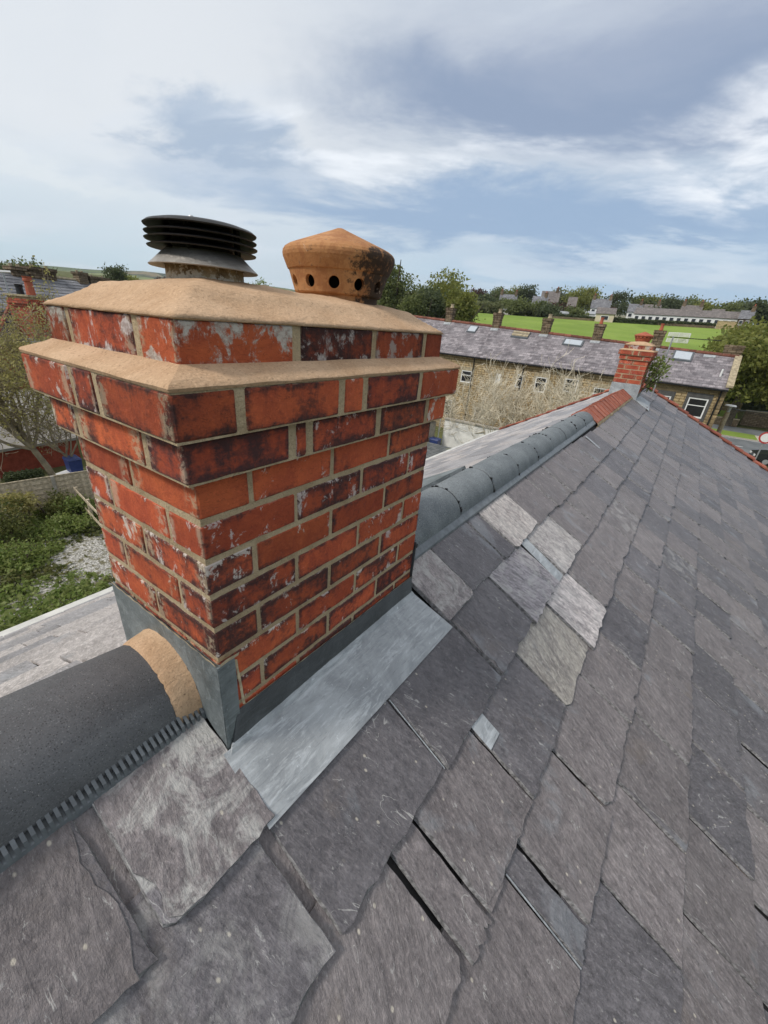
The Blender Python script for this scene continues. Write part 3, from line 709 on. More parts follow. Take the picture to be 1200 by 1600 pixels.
for (u0, u1, v) in ((-0.42, -0.14, 0.205), (-0.30, -0.27, 0.46), (-0.12, 0.05, 0.46), (0.33, 0.52, 0.46), (1.64, 1.84, 0.46)):   # slates of the course below that show in the widest joints
    me = slate_mesh(u1-u0, 0.42, random.Random(int(u0*991)), 0.006, 0.004); o = link('slate', me, deck); o.matrix_local = Matrix.Translation(-HB) @ frame_near(u0, v) @ Matrix.Translation((0, 0, -0.006)); o.color = (0.95, 0.95, 0.95, 1)
# lead soakers in a few joints; the hair-thin strips imitate slate edges catching light
for (u, v0, v1, wd) in ((0.4215, 0.20, 0.442, 0.0035), (0.368, 0.72, 0.985, 0.004), (1.695, 0.17, 0.455, 0.085), (0.602, 0.40, 0.535, 0.075), (4.27, -0.05, 0.235, 0.04)):
    mb = MB(); A, B = near_pt(u, v0, 0.0135), near_pt(u+wd, v0, 0.0135); C_, D = near_pt(u+wd, v1, 0.0165), near_pt(u, v1, 0.0165)
    dn = Vector((0, SN, -CS))*0.0015
    mb.hexa([A+dn, D+dn, C_+dn, B+dn, A, D, C_, B]); so = mb.build('soaker_and_edge_glint', M_lead, deck, org=HB); so.location = (0, 0, 0)

# ridge ----------------------------------------------------------------
def half_round(mb, x0, x1, r0, r1, zc, yc=0.22, th=0.014, n=22, ex=0.0, sag=0.0):
    """half-round ridge tile from x0 to x1 with short straight lips"""
    prof = lambda r: [(yc-r, zc-0.012)]+[(yc-r*math.cos(math.pi*i/n), zc+r*math.sin(math.pi*i/n)) for i in range(n+1)]+[(yc+r, zc-0.012)]
    xs = [x0, x0+0.004, x1-0.004, x1]; P = []
    for i, x in enumerate(xs):
        r = r0+(r1-r0)*(x-x0)/(x1-x0)-(0.003 if i in (0, 3) else 0)
        P.append([(x, y, z) for y, z in prof(r)])
    mb.grid(P)
    mb.grid([P[0], [(x0+0.002, y, z) for y, z in prof(r0-th)], [(x1-0.002, y, z) for y, z in prof(r1-th)], P[-1]])
def ridge_tile(x0, x1, mat, r0=0.125, zc=-0.585, name='ridge_tile', r1=None, tilt=0.0):
    mb = MB(); half_round(mb, x0, x1, r0, r1 or r0, zc)
    mb.v = [(x, y, z+(x1-x)*tilt) for x, y, z in mb.v]
    o = mb.build(name, mat, deck, org=HB); o.location = (0, 0, 0)
    smooth_by_angle(o.data, 35); return o
for x0, x1 in ((-0.512, -0.058), (-0.966, -0.516), (-1.42, -0.97), (-1.875, -1.425), (-2.33, -1.88)):
    ridge_tile(x0, x1, M_ridge_near, 0.142 if x0 > -0.6 else 0.14, r1=0.127, tilt=0.07 if x0 > -0.6 else 0.0, zc=-0.585 if x0 > -0.6 else -0.553)
xs = [0.80, 0.985]+[0.985+0.4475*i for i in range(1, 10)]
for i, (a, b) in enumerate(zip(xs, xs[1:])):
    o = ridge_tile(a+0.006, b-0.006, M_ridge, 0.125+rnd.uniform(-0.002, 0.002), -0.585+rnd.uniform(-0.003, 0.003)-0.003*i)
    if i < len(xs)-2:                             # black seal and its ragged ooze at the joint
        mb = MB(); zc = -0.585-0.003*i; half_round(mb, b-0.007, b+0.007, 0.1232, 0.1232, zc, n=16)
        for q in range(8):
            t = R(rnd.uniform(8, 160)); r = 0.124; s_ = rnd.uniform(0.003, 0.009)
            c = Vector((b+rnd.uniform(-0.004, 0.004), 0.22-r*math.cos(t), zc+r*math.sin(t)))
            mb.box(c-Vector((s_*0.8, s_, s_)), c+Vector((s_*0.8, s_, s_)))
        u_ = mb.build('ridge_seal', M_union, o); u_.location = HB; u_.location = (0, 0, 0); u_.data.transform(Matrix.Translation(-HB))
# dry-ridge strips on the slates under both sides of the tiles: ribbed near the camera, plain beyond the stack
mb = MB(); x = -2.3
while x < -0.012:
    y0 = 0.099; e = max(0.0, min(0.5, -x))*0.03; p = lambda xx, yy, h: Vector((xx, yy-e*0.35, near_z(0, yy)+0.010+h+(e if h > -0.01 else 0)))
    for (xa, xb, h) in ((x, x+0.0066, 0.0145), (x+0.0066, x+0.0125, -0.008)):
        jj = rnd.uniform(-0.001, 0.001)
        mb.hexa([p(xa, 0.074, -0.012), p(xb, 0.074, -0.012), p(xb, 0.112, -0.012), p(xa, 0.112, -0.012), p(xa, 0.075+jj, h*0.8), p(xb, 0.075+jj, h*0.8), p(xb, 0.112, h+0.004), p(xa, 0.112, h+0.004)])
    x += 0.0125
o = mb.build('ridge_vent_strip', M_strip, deck, org=HB); o.location = (0, 0, 0)
mb = MB()
for a, b in zip(xs, xs[1:]):
    p = lambda xx, yy, h: Vector((xx, yy, near_z(0, yy)+0.014+h))
    mb.hexa([p(a, 0.070, -0.006), p(b, 0.070, -0.006), p(b, 0.105, -0.006), p(a, 0.105, -0.006), p(a, 0.072, 0.004), p(b, 0.072, 0.004), p(b, 0.105, 0.012), p(a, 0.105, 0.012)])
o = mb.build('ridge_edge_strip', M_strip, deck, org=HB); o.location = (0, 0, 0)
# older red angled ridge tiles up to the far stack
x = 5.04
while x < 11.3:
    if not 8.35 < x+0.1 < 9.3:
        x2 = x+0.215; dz = rnd.uniform(-0.004, 0.004); mb = MB(); za = -0.478+dz
        for s in (-1, 1):
            lo = lambda xx, q: Vector((xx, 0.22+s*q, za-0.018-q*0.66)); hi = lambda xx, q: Vector((xx, 0.22+s*q, za-q*0.66))
            ps = [lo(x, 0), lo(x2-0.012, 0), lo(x2-0.012, 0.165), lo(x, 0.165), hi(x, 0), hi(x2-0.012, 0), hi(x2-0.012, 0.165), hi(x, 0.165)]
            mb.hexa(ps)
            q0 = [lo(x2-0.03, 0)+Vector((0, 0, 0.018)), lo(x2, 0)+Vector((0, 0, 0.018)), lo(x2, 0.17)+Vector((0, 0, 0.018)), lo(x2-0.03, 0.17)+Vector((0, 0, 0.018))]
            mb.hexa(q0+[v+Vector((0, 0, 0.012)) for v in q0])
        o = mb.build('red_ridge_tile', M_red_tile, deck, org=HB); o.location = (0, 0, 0); t = rnd.uniform(0.85, 1.15); o.color = (t, t*0.97, t*0.95, 1)
    x += 0.218
# mortar bedding under the red ridge tiles
mb = MB(); P = [[], [], [], []]; x = 5.0
while x < 8.5:
    P[0].append((x, 0.055, near_z(x, 0.055)+0.035)); P[1].append((x, 0.045+0.012*nz3(x*5, 0, 0), near_z(x, 0.05)+0.022)); P[2].append((x, 0.04+0.012*nz3(x*5, 0, 0), near_z(x, 0.05)-0.01)); P[3].append((x, 0.09, near_z(x, 0.05)-0.01)); x += 0.04
mb.grid(P); o = mb.build('ridge_bedding', M_joint, deck, org=HB); o.location = (0, 0, 0)
# red verge tiles down the far gable, on both slopes
for f, vm in ((near_pt, VE), (left_pt, VL)):
    v = -0.1 if f is near_pt else 0.15
    while v < vm:
        v2 = min(v+0.29, vm+0.02); mb = MB(); jz = rnd.uniform(-0.006, 0.012)
        A = [f(X1-0.075, v, 0.022+jz), f(X1+0.07, v, 0.022+jz), f(X1+0.07, v2, 0.036+jz), f(X1-0.075, v2, 0.036+jz)]
        B = [f(X1-0.075, v, 0.045+jz), f(X1+0.07, v, 0.052+jz), f(X1+0.07, v2, 0.078+jz), f(X1-0.075, v2, 0.064+jz)]
        mb.hexa(A+B)
        mb.hexa([q+Vector((0, 0, -0.12)) for q in (A[1], A[1]+Vector((0.018, 0, 0)), A[2]+Vector((0.018, 0, 0)), A[2])]+[B[1], B[1]+Vector((0.018, 0, 0)), B[2]+Vector((0.018, 0, 0)), B[2]])
        o = mb.build('verge_tile', M_red_tile, deck, org=HB); o.location = (0, 0, 0); t = rnd.uniform(0.75, 1.0); o.color = (t*1.0, t*0.85, t*0.8, 1)
        v += 0.283
# gutter on the garden side, and the raised lead-covered ledge beside the stack on that slope
mb = MB(); e = left_pt(0, VL+0.03); mb.box((X0, e.y, e.z-0.075), (X1, e.y+0.10, e.z+0.006)); o = mb.build('gutter', M_gutter, house, org=HB); o.location = (0, 0, 0)
mb = MB(); e = near_pt(0, VE+0.03); ez = near_z(5, -VE*CS); 
mb.hexa([Vector(q) for q in ((X0, -VE*CS-0.13, near_z(X0, -VE*CS)-0.10), (X1, -VE*CS-0.13, near_z(X1, -VE*CS)-0.10), (X1, -VE*CS-0.03, near_z(X1, -VE*CS)-0.10), (X0, -VE*CS-0.03, near_z(X0, -VE*CS)-0.10),
      (X0, -VE*CS-0.13, near_z(X0, -VE*CS)-0.02), (X1, -VE*CS-0.13, near_z(X1, -VE*CS)-0.02), (X1, -VE*CS-0.03, near_z(X1, -VE*CS)-0.02), (X0, -VE*CS-0.03, near_z(X0, -VE*CS)-0.02))])
o = mb.build('gutter', M_black, house, org=HB); o.location = (0, 0, 0)
mb = MB()
q = [left_pt(1.05, 0.28, 0.0), left_pt(2.35, 0.28, 0.0), left_pt(2.35, 0.72, 0.0), left_pt(1.05, 0.72, 0.0)]
mb.hexa(q+[left_pt(1.05, 0.28, 0.05), left_pt(2.35, 0.28, 0.05), left_pt(2.35, 0.72, 0.05), left_pt(1.05, 0.72, 0.05)])
o = mb.build('lead_covered_ledge', M_lead_mid, deck, org=HB); o.location = (0, 0, 0)

# ------------------------------------------------------------------ chimney stacks
def brick_mesh(dx, dy, dz, rg, mat, jit=0.0014, cuts=5, name='brick'):
    bm = bmesh.new(); bmesh.ops.create_cube(bm, size=1.0)
    bmesh.ops.scale(bm, vec=(dx, dy, dz), verts=bm.verts)
    if cuts:
        ed = [e for e in bm.edges if e.calc_length() > max(dx, dy)*0.95]
        bmesh.ops.subdivide_edges(bm, edges=ed, cuts=cuts)
        bmesh.ops.bevel(bm, geom=[e for e in bm.edges if len(e.link_faces) == 2 and e.calc_face_angle(0) > 0.5], offset=0.0028, segments=1, affect='EDGES')
        hf = (dx/2, dy/2, dz/2)
        for v in bm.verts:                       # ragged arrises: each corner shifts within its own face
            j = [rg.gauss(0, jit) for _ in range(3)]; k = max(range(3), key=lambda q: abs(v.co[q])-hf[q]); j[k] = 0.0
            for q in range(3):
                if q != k: j[q] = -abs(j[q])*(1 if v.co[q] > 0 else -1) if abs(abs(v.co[q])-hf[q]) < 0.004 else j[q]
            v.co += Vector(j)
    else:
        bmesh.ops.bevel(bm, geom=list(bm.edges), offset=0.004, segments=1, affect='EDGES')
    me = bpy.data.meshes.new(name); bm.to_mesh(me); bm.free(); me.materials.append(mat); return me
class Stack:
    def __init__(s, root, base, mat, hero):
        s.root, s.base, s.mat, s.hero, s.pool = root, base, mat, hero, {}
        s.rg = random.Random(21 if hero else 5); s.bricks = []
    def brick(s, a, b, tint=None, lime=None):
        a, b = Vector(a), Vector(b); d = b-a; c = (a+b)/2
        if s.hero: me = brick_mesh(d.x, d.y, d.z, s.rg, s.mat)
        else:
            k = tuple(round(q, 2) for q in d)
            if k not in s.pool: s.pool[k] = brick_mesh(d.x, d.y, d.z, s.rg, s.mat, cuts=0)
            me = s.pool[k]
        j = 0.0004 if s.hero else 0.002
        o = link('brick', me, s.root, c-s.base+Vector((s.rg.gauss(0, j), s.rg.gauss(0, j), 0)))
        o.rotation_euler = (0, 0, max(-0.004, min(0.004, s.rg.gauss(0, 0.0018)))); t = tint or s.rg.uniform(0.86, 1.12)
        o.color = (t, t*s.rg.uniform(0.93, 1.04), t, 1.0 if lime is None else 1-lime); s.bricks.append(o); return o
    def course(s, o, z0, z1, JR, JL, gap, org, tints={}):
        """one ring of bricks: JR joints on the long faces, JL on the short ones; o = how far it stands out"""
        x0, x1, y0, y1 = -o, L+o, -o, W+o; g = gap/2; D = 0.1025
        JF = JL if len(JL) > 1 and abs(sum(JL)/len(JL)-W/2) > 0.03 else JL
        P = lambda x, y, z: (org[0]+x, org[1]+y, org[2]+z)
        jr, jl = sorted(JR), sorted(JL)
        rr = jr[0], jr[-1]
        # corners reach to the first joint each way
        for (xa, xb, cxk) in ((x0, jr[0]-g, 0), (jr[-1]+g, x1, 1)):
            for (ya, yb, cyk) in ((y0, jl[0]-g, 0), (jl[-1]+g, y1, 1)):
                wx, wy = xb-xa, yb-ya
                s.brick(P(xa, ya, z0), P(xb, yb, z1), *tints.get(('c', cxk, cyk), ()))
        for i, (a, b) in enumerate(zip(jr, jr[1:])):
            s.brick(P(a+g, y0, z0), P(b-g, y0+D, z1), *tints.get(('r', i), ()))
            s.brick(P(a+g, y1-D, z0), P(b-g, y1, z1))
        for i, (a, b) in enumerate(zip(jl, jl[1:])):
            s.brick(P(x0, a+g, z0), P(x0+D, b-g, z1), *tints.get(('l', i), ()))
            s.brick(P(x1-D, a+g, z0), P(x1, b-g, z1))
KX = L/0.7775
def fl_height(d, hi): return min(1, d/0.075)*hi*0.62+min(1, max(0, d-0.055)/0.11)**0.8*hi*0.38
def build_stack(root, base, org, mat, hero, zbot, rows, fl_mat):
    S = Stack(root, base, mat, hero); oz = org[2]
    O = Vector(org)
    g = 0.0085
    for k in range(1, rows+1):
        z1 = -PP*(k-1)-0.005; z0 = -PP*k+0.005
        if k % 2: S.course(0, z0, z1, [0.1075*KX, 0.3325*KX, 0.5575*KX], [0.22], g, org)
        else: S.course(0, z0, z1, [0.22*KX, 0.445*KX, 0.67*KX], [0.1075, 0.3325], g, org)
    S.course(0.0253, 0.004, PU-0.004, [0.194, 0.239, 0.472, 0.709], [0.091, 0.345], 0.017, org)
    S.course(0.0455, PU+0.003, 2*PU-0.003, [0.067, 0.308, 0.385, 0.619], [0.177, 0.269], 0.017, org, {('c', 0, 0): (0.72,), ('r', 2): (0.85,), ('c', 1, 0): (0.7,)})
    S.course(0.0, 0.1706, 0.2356, [0.231, 0.468, 0.695], [0.11, 0.349], 0.017, org, {('c', 0, 0): (0.80, 0.62), ('r', 0): (0.62, 0.22), ('r', 1): (0.55,), ('c', 1, 0): (0.5,), ('c', 0, 1): (0.62, 0.5), ('l', 0): (0.85, 0.3)})
    mb = MB(); q = 0.0026 if hero else 0.0030
    B = lambda o, z0, z1: mb.box(O+Vector((q-o, q-o, z0)), O+Vector((L+o-q, W+o-q, z1)))
    B(0, zbot, 0.001); B(0.0253, 0.0015, PU-0.001); B(0.0455, PU+0.0005, 2*PU+0.001); B(0, 2*PU+0.0015, 0.237)
    core = mb.build('mortar_joints', M_joint, root, org=base); core.location = (0, 0, 0)
    # sloping mortar fillet that sheds water off the widest course
    mb = MB(); N = 64
    def ring(off, z, wob):
        P = []
        for s_ in range(4):
            for i in range(N//4*1):
                t = i/(N//4)
                x0, x1, y0, y1 = -off, L+off, -off, W+off
                p = [(x0+(x1-x0)*t, y0), (x1, y0+(y1-y0)*t), (x1-(x1-x0)*t, y1), (x0, y1-(y1-y0)*t)][s_]
                P.append(O+Vector((p[0]+wob*nz3(p[0]*14, p[1]*14, 1.2), p[1]+wob*nz3(p[0]*14, p[1]*14, 7.7), z+wob*nz3(p[0]*17, p[1]*17, 3.3))))
        return P+[P[0]]
    mb.grid([ring(0.045, 0.1475, 0.0), ring(0.0470, 0.1525, 0.002), ring(0.0440, 0.1565, 0.002), ring(0.028, 0.1640, 0.0025), ring(0.012, 0.1705, 0.002), ring(0.001, 0.1765, 0.002), ring(-0.006, 0.1765, 0.0)])
    f1 = mb.build('mortar_fillet', fl_mat, root, smooth=False, org=base); f1.location = (0, 0, 0); smooth_by_angle(f1.data, 33)
    # the flaunching that beds the pots
    mb = MB(); nx, ny = (72, 44) if hero else (24, 16); P = []
    for j in range(ny+1):
        row = []
        for i in range(nx+1):
            e = 0.004
            x = -e+(L+2*e)*i/nx; y = -e+(W+2*e)*j/ny
            d = min(x+e, L+e-x, y+e, W+e-y)
            z = 0.2375+fl_height(d, 0.060)+0.0045*nz3(x*7, y*7, 0.7)*min(1, d/0.05)+0.0014*nz3(x*24, y*24, 2.7)+0.0008*nz3(x*60, y*60, 0)+0.0018*abs(nz3(x*12+y*9, y*4-x*3, 5))
            if d < 1e-6: z = 0.2365+0.0025*nz3(x*22, y*22, 5); x += 0.002*nz3(x*30, y*30, 9)
            row.append(O+Vector((x, y, z)))
        P.append(row)
    mb.grid(P)
    n = len(mb.v); rim = [j*(nx+1) for j in range(ny+1)]
    f2 = mb.build('flaunching', fl_mat, root, org=base); f2.location = (0, 0, 0); smooth_by_angle(f2.data, 38)
    bm = bmesh.new(); bm.from_mesh(f2.data); r_ = bmesh.ops.extrude_edge_only(bm, edges=[e for e in bm.edges if e.is_boundary])
    for v in r_['geom']:
        if isinstance(v, bmesh.types.BMVert): v.co.z = (O.z+0.2345)-base.z; v.co.x += 0.004*(1 if v.co.x < O.x+L/2-base.x else -1); v.co.y += 0.004*(1 if v.co.y < O.y+W/2-base.y else -1)
    bm.to_mesh(f2.data); bm.free()
    return S
base1 = Vector((L/2, W/2, -0.60))
stack = thing('brick_chimney', 'big old red brick chimney with sandy mortar cap filling the left of the picture', 'chimney', base1)
S1 = build_stack(stack, base1, (0, 0, 0), M_brick, True, -1.1, 8, M_flaunch)
# ragged pale pointing smeared along some of the bed joints, and the pointed band over the lead
mb = MB()
def strip(pts, wv, push, mbx=None):
    (mbx or mb).grid([[Vector(p)+Vector(push)+Vector(wv)*(0.5+0.35*nz3(p[0]*40, p[1]*40, p[2]*40+3)) for p in pts], [Vector(p)+Vector(push)*0.4-Vector(wv)*(0.5+0.35*nz3(p[0]*40, p[1]*40, p[2]*40+8)) for p in pts]])
strip([(-0.002, W*i/60, -0.396) for i in range(61)], (0, 0, 0.013), (-0.0075, 0, 0))
strip([(0.045*i/9, -0.002, -0.396) for i in range(10)], (0, 0, 0.013), (0, -0.0075, 0))
strip([(0.034+(L-0.034)*i/90, -0.001, -0.558-0.016*i/90) for i in range(91)], (0, 0, 0.006), (0, -0.0055, 0))
strip([(0.038+0.001*i, -0.001, -0.41-0.0145*i) for i in range(11)], (0.005, 0, 0.0), (0, -0.005, 0))
o = mb.build('pointing', plain('pale_pointing', (0.55, 0.45, 0.30), 0.9, 0.25, 40, 0.5), stack, org=base1); o.location = (0, 0, 0)
# lead: cover on the short face, dressed round the corner; skirting on the long face; flat apron on the slates
def sheet(name, quads, mat, th=0.0028, n=None, wob=0.0024, parent=stack, bs=base1):
    mb = MB()
    for (A, B, C_, D, nrm) in quads:
        A, B, C_, D, nrm = map(Vector, (A, B, C_, D, nrm)); nu = max(2, int((B-A).length/0.02)); nv = max(2, int((D-A).length/0.02)); P = []
        for j in range(nv+1):
            P.append([])
            for i in range(nu+1):
                p = (A.lerp(B, i/nu)).lerp(D.lerp(C_, i/nu), j/nv)
                P[-1].append(p+nrm*(th+wob*(nz3(p.x*11, p.y*11, p.z*11)+0.5*nz3(p.x*37, p.y*37, p.z*37))))
        mb.grid(P)
        e = [P[0], [p-nrm*th*1.4 for p in P[0]]]; mb.grid(e)
        mb.grid([P[-1], [p-nrm*th*1.4 for p in P[-1]]]); mb.grid([[r[0] for r in P], [r[0]-nrm*th*1.4 for r in P]]); mb.grid([[r[-1] for r in P], [r[-1]-nrm*th*1.4 for r in P]])
    o = mb.build(name, mat, parent, org=bs); o.location = (0, 0, 0); smooth_by_angle(o.data, 50); return o
yb = lambda y: (near_z(0, y)-0.004 if y < 0.22 else RZ-(y-0.22)*TL-0.004)
qs = []
ys = [-0.006, 0.11, 0.22, 0.33, W+0.006]
for a, b in zip(ys, ys[1:]): qs.append(((0, b, -0.402), (0, a, -0.402), (0, a, yb(a)+0.010), (0, b, yb(b)+0.010), (-1, 0, 0)))
qs.append(((-0.006, 0, -0.402), (0.036, 0, -0.404), (0.034, 0, -0.655), (-0.006, 0, -0.655), (0, -1, 0)))
sheet('lead_cover', qs, M_lead_mid, 0.0045)
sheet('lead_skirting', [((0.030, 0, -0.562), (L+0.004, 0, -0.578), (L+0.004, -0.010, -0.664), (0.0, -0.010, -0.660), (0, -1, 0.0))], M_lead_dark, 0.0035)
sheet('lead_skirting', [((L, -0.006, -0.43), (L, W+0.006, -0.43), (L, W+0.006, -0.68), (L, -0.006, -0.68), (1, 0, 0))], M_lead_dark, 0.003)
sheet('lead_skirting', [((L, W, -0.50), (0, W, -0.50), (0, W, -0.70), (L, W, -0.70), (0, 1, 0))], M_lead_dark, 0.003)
A_ = lambda u, v, h: near_pt(u, v, h)
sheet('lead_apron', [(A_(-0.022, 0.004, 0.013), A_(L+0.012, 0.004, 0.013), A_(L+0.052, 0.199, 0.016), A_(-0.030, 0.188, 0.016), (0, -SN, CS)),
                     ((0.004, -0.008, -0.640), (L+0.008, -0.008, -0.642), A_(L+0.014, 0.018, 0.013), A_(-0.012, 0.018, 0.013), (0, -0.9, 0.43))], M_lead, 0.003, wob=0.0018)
# mortar closing the end of the ridge against the lead
mb = MB(); P = []
for (x, r) in ((-0.061, 0.126), (-0.056, 0.1295), (-0.048, 0.1315), (-0.03, 0.1335), (-0.010, 0.136), (-0.0045, 0.138)):
    P.append([(x+0.004*nz3(t*3, x*50, 1), 0.22-(r+0.002*nz3(t*4, x*60, 3))*math.cos(R(t_)), -0.585+(r+0.001*nz3(t*2.3, x*60, 6))*math.sin(R(t_))) for t_ in range(-8, 189, 4) for t in (t_/20,)])
mb.grid(P); o = mb.build('ridge_end_mortar', M_flaunch, stack, org=base1); o.location = (0, 0, 0); smooth_by_angle(o.data, 40)

# pots on the near stack
ct = Vector((0.205, 0.22, 0.285))
cowl = thing('chimney_cowl', 'black louvred metal cowl on a stubby stone pot, left on the near chimney', 'chimney cowl', ct)
mb = MB(); wob = lambda t, z: 0.02*nz3(math.cos(t)*2.5, math.sin(t)*2.5, z*30)
mb.lathe([(0.074, -0.02), (0.074, 0.0), (0.071, 0.012), (0.069, 0.042), (0.068, 0.046), (0.056, 0.046)], n=56, wob=wob)
o = mb.build('pot', M_potbase, cowl); smooth_by_angle(o.data, 45)
mb = MB(); mb.lathe([(0.0715, 0.034), (0.096, 0.030), (0.0975, 0.0315), (0.084, 0.043), (0.072, 0.054), (0.066, 0.058), (0.05, 0.059)], n=64); o = mb.build('skirt', M_skirt, cowl); smooth_by_angle(o.data, 30)
for i, (z, r) in enumerate(((0.0610, 0.0945), (0.0715, 0.0975), (0.0815, 0.0965))):
    mb = MB(); mb.lathe([(0.054, z+0.007), (r-0.012, z-0.0002), (r, z-0.0018), (r+0.0010, z-0.0002), (r-0.010, z+0.0032), (0.054, z+0.0115)], n=72); o = mb.build('louvre', M_cowl, cowl); smooth_by_angle(o.data, 30)
mb = MB(); z = 0.0925; mb.lathe([(0.050, z+0.008), (0.086, z+0.001), (0.0965, z-0.0018), (0.0978, z+0.0002), (0.092, z+0.0042), (0.074, z+0.0088), (0.045, z+0.0125), (0.012, z+0.0145), (0.0005, z+0.0147)], n=72); o = mb.build('cap', M_cowl, cowl); smooth_by_angle(o.data, 35)
mb = MB(); mb.lathe([(0.0005, z+0.021), (0.004, z+0.021), (0.0055, z+0.018), (0.0055, z+0.014)], (-0.012, 0.01, 0), n=10); mb.build('cap_screw', M_galv, cowl)
mb = MB(); mb.lathe([(0.0005, 0.044), (0.053, 0.044), (0.053, 0.100), (0.0005, 0.100)], n=32); mb.build('flue_core', M_black, cowl)
for k in range(4):
    t = R(35+90*k); mb = MB(); mb.box((0.064*math.cos(t)-0.004, 0.064*math.sin(t)-0.004, 0.056), (0.064*math.cos(t)+0.004, 0.064*math.sin(t)+0.004, 0.098)); mb.build('spacer', M_cowl, cowl)

pt = Vector((0.60, 0.225, 0.290))
pot = thing('chimney_pot', 'orange terracotta capped pot ringed with round holes, sooty on its right', 'chimney pot', pt)
prof = [(0.0005, 0.163), (0.008, 0.1625), (0.022, 0.157), (0.07, 0.1395), (0.116, 0.1228), (0.128, 0.1180), (0.137, 0.1125), (0.1415, 0.1065), (0.1425, 0.1000), (0.1415, 0.0930), (0.1310, 0.0685), (0.1300, 0.0668), (0.1270, 0.0655), (0.1262, 0.0630), (0.1125, 0.0185), (0.1105, 0.0160), (0.1045, 0.0140), (0.1035, 0.0120), (0.1035, -0.006), (0.106, -0.01), (0.106, -0.03)]
inner = [(0.085, -0.03), (0.085, 0.008), (0.100, 0.018), (0.110, 0.045), (0.116, 0.065), (0.120, 0.09), (0.0005, 0.120)]
NP = 192
mb = MB(); mb.lathe(prof+inner, n=NP)
pm = mb.mesh('pot_body', M_terra); bm = bmesh.new(); bm.from_mesh(pm); bmesh.ops.remove_doubles(bm, verts=bm.verts, dist=0.0002); bmesh.ops.holes_fill(bm, edges=bm.edges, sides=0); bmesh.ops.recalc_face_normals(bm, faces=bm.faces); bm.to_mesh(pm); bm.free()
body = link('pot_body', pm, pot)
cm = MB()
for k in range(12):
    t = 2*math.pi*(k+0.18)/12; d = Vector((math.cos(t), math.sin(t), 0.0)); c = Vector((0, 0, 0.039))
    cm.tube([c+d*0.095, c+d*0.15], 0.0132, 20)
cut = link('cutter', cm.mesh('cutter', M_hole)); cut.location = pt
bpy.context.view_layer.update()
mod = body.modifiers.new('holes', 'BOOLEAN'); mod.operation = 'DIFFERENCE'; mod.object = cut; mod.solver = 'EXACT'
bpy.context.view_layer.update()
nm = bpy.data.meshes.new_from_object(body.evaluated_get(bpy.context.evaluated_depsgraph_get()))
body.modifiers.clear(); body.data = nm; nm.name = 'pot_body'; bpy.data.objects.remove(cut)
nm.materials.clear(); nm.materials.append(M_terra)
smooth_by_angle(nm, 14)
mb = MB(); mb.lathe([(0.0005, 0.012), (0.084, 0.012), (0.084, 0.08), (0.0005, 0.08)], n=32); mb.build('pot_inside', M_hole, pot)

# the second stack on the same ridge, close to the far gable
base2 = Vector((8.5+L/2, W/2, -0.62))
stack2 = thing('brick_chimney', 'smaller looking cleaner red brick chimney at the far end of our ridge', 'chimney', base2)
S2 = build_stack(stack2, base2, (8.5, 0, 0), M_brick2, False, -1.2, 8, M_flaunch)
sheet('lead_cover', [((8.5, W+0.01, -0.385), (8.5, -0.012, -0.385), (8.5, -0.012, -0.70), (8.5, W+0.01, -0.70), (-1, 0, 0))], M_lead, 0.006, parent=stack2, bs=base2)
sheet('lead_apron', [(near_pt(8.42, -0.02, 0.025), near_pt(8.5+L, -0.02, 0.025), near_pt(8.5+L+0.02, 0.22, 0.028), near_pt(8.36, 0.30, 0.028), (0, -SN, CS))], M_lead, 0.004, parent=stack2, bs=base2)
sheet('lead_skirting', [((8.5, 0, -0.56), (8.5+L, 0, -0.56), (8.5+L, 0, -0.68), (8.5, 0, -0.68), (0, -1, 0))], M_lead_mid, 0.004, parent=stack2, bs=base2)
p2 = Vector((8.5+0.36, 0.22, 0.29))
pot2 = thing('chimney_pot', 'bright red flared pot with a pointed lid on the far brick chimney', 'chimney pot', p2)
mb = MB(); mb.lathe([(0.0005, 0.168), (0.03, 0.160), (0.15, 0.110), (0.152, 0.098), (0.138, 0.088), (0.136, 0.066), (0.128, 0.06), (0.112, 0.012), (0.10, 0.006), (0.10, -0.03)], n=32); o = mb.build('pot_body', M_pot_red, pot2); smooth_by_angle(o.data, 30)
for k in range(14):
    t = 2*math.pi*k/14; mb = MB(); d = Vector((math.cos(t), math.sin(t), 0)); mb.tube([d*0.12+Vector((0, 0, 0.074)), d*0.1385+Vector((0, 0, 0.076))], 0.010, 8); mb.build('vent_hole', M_hole, pot2)

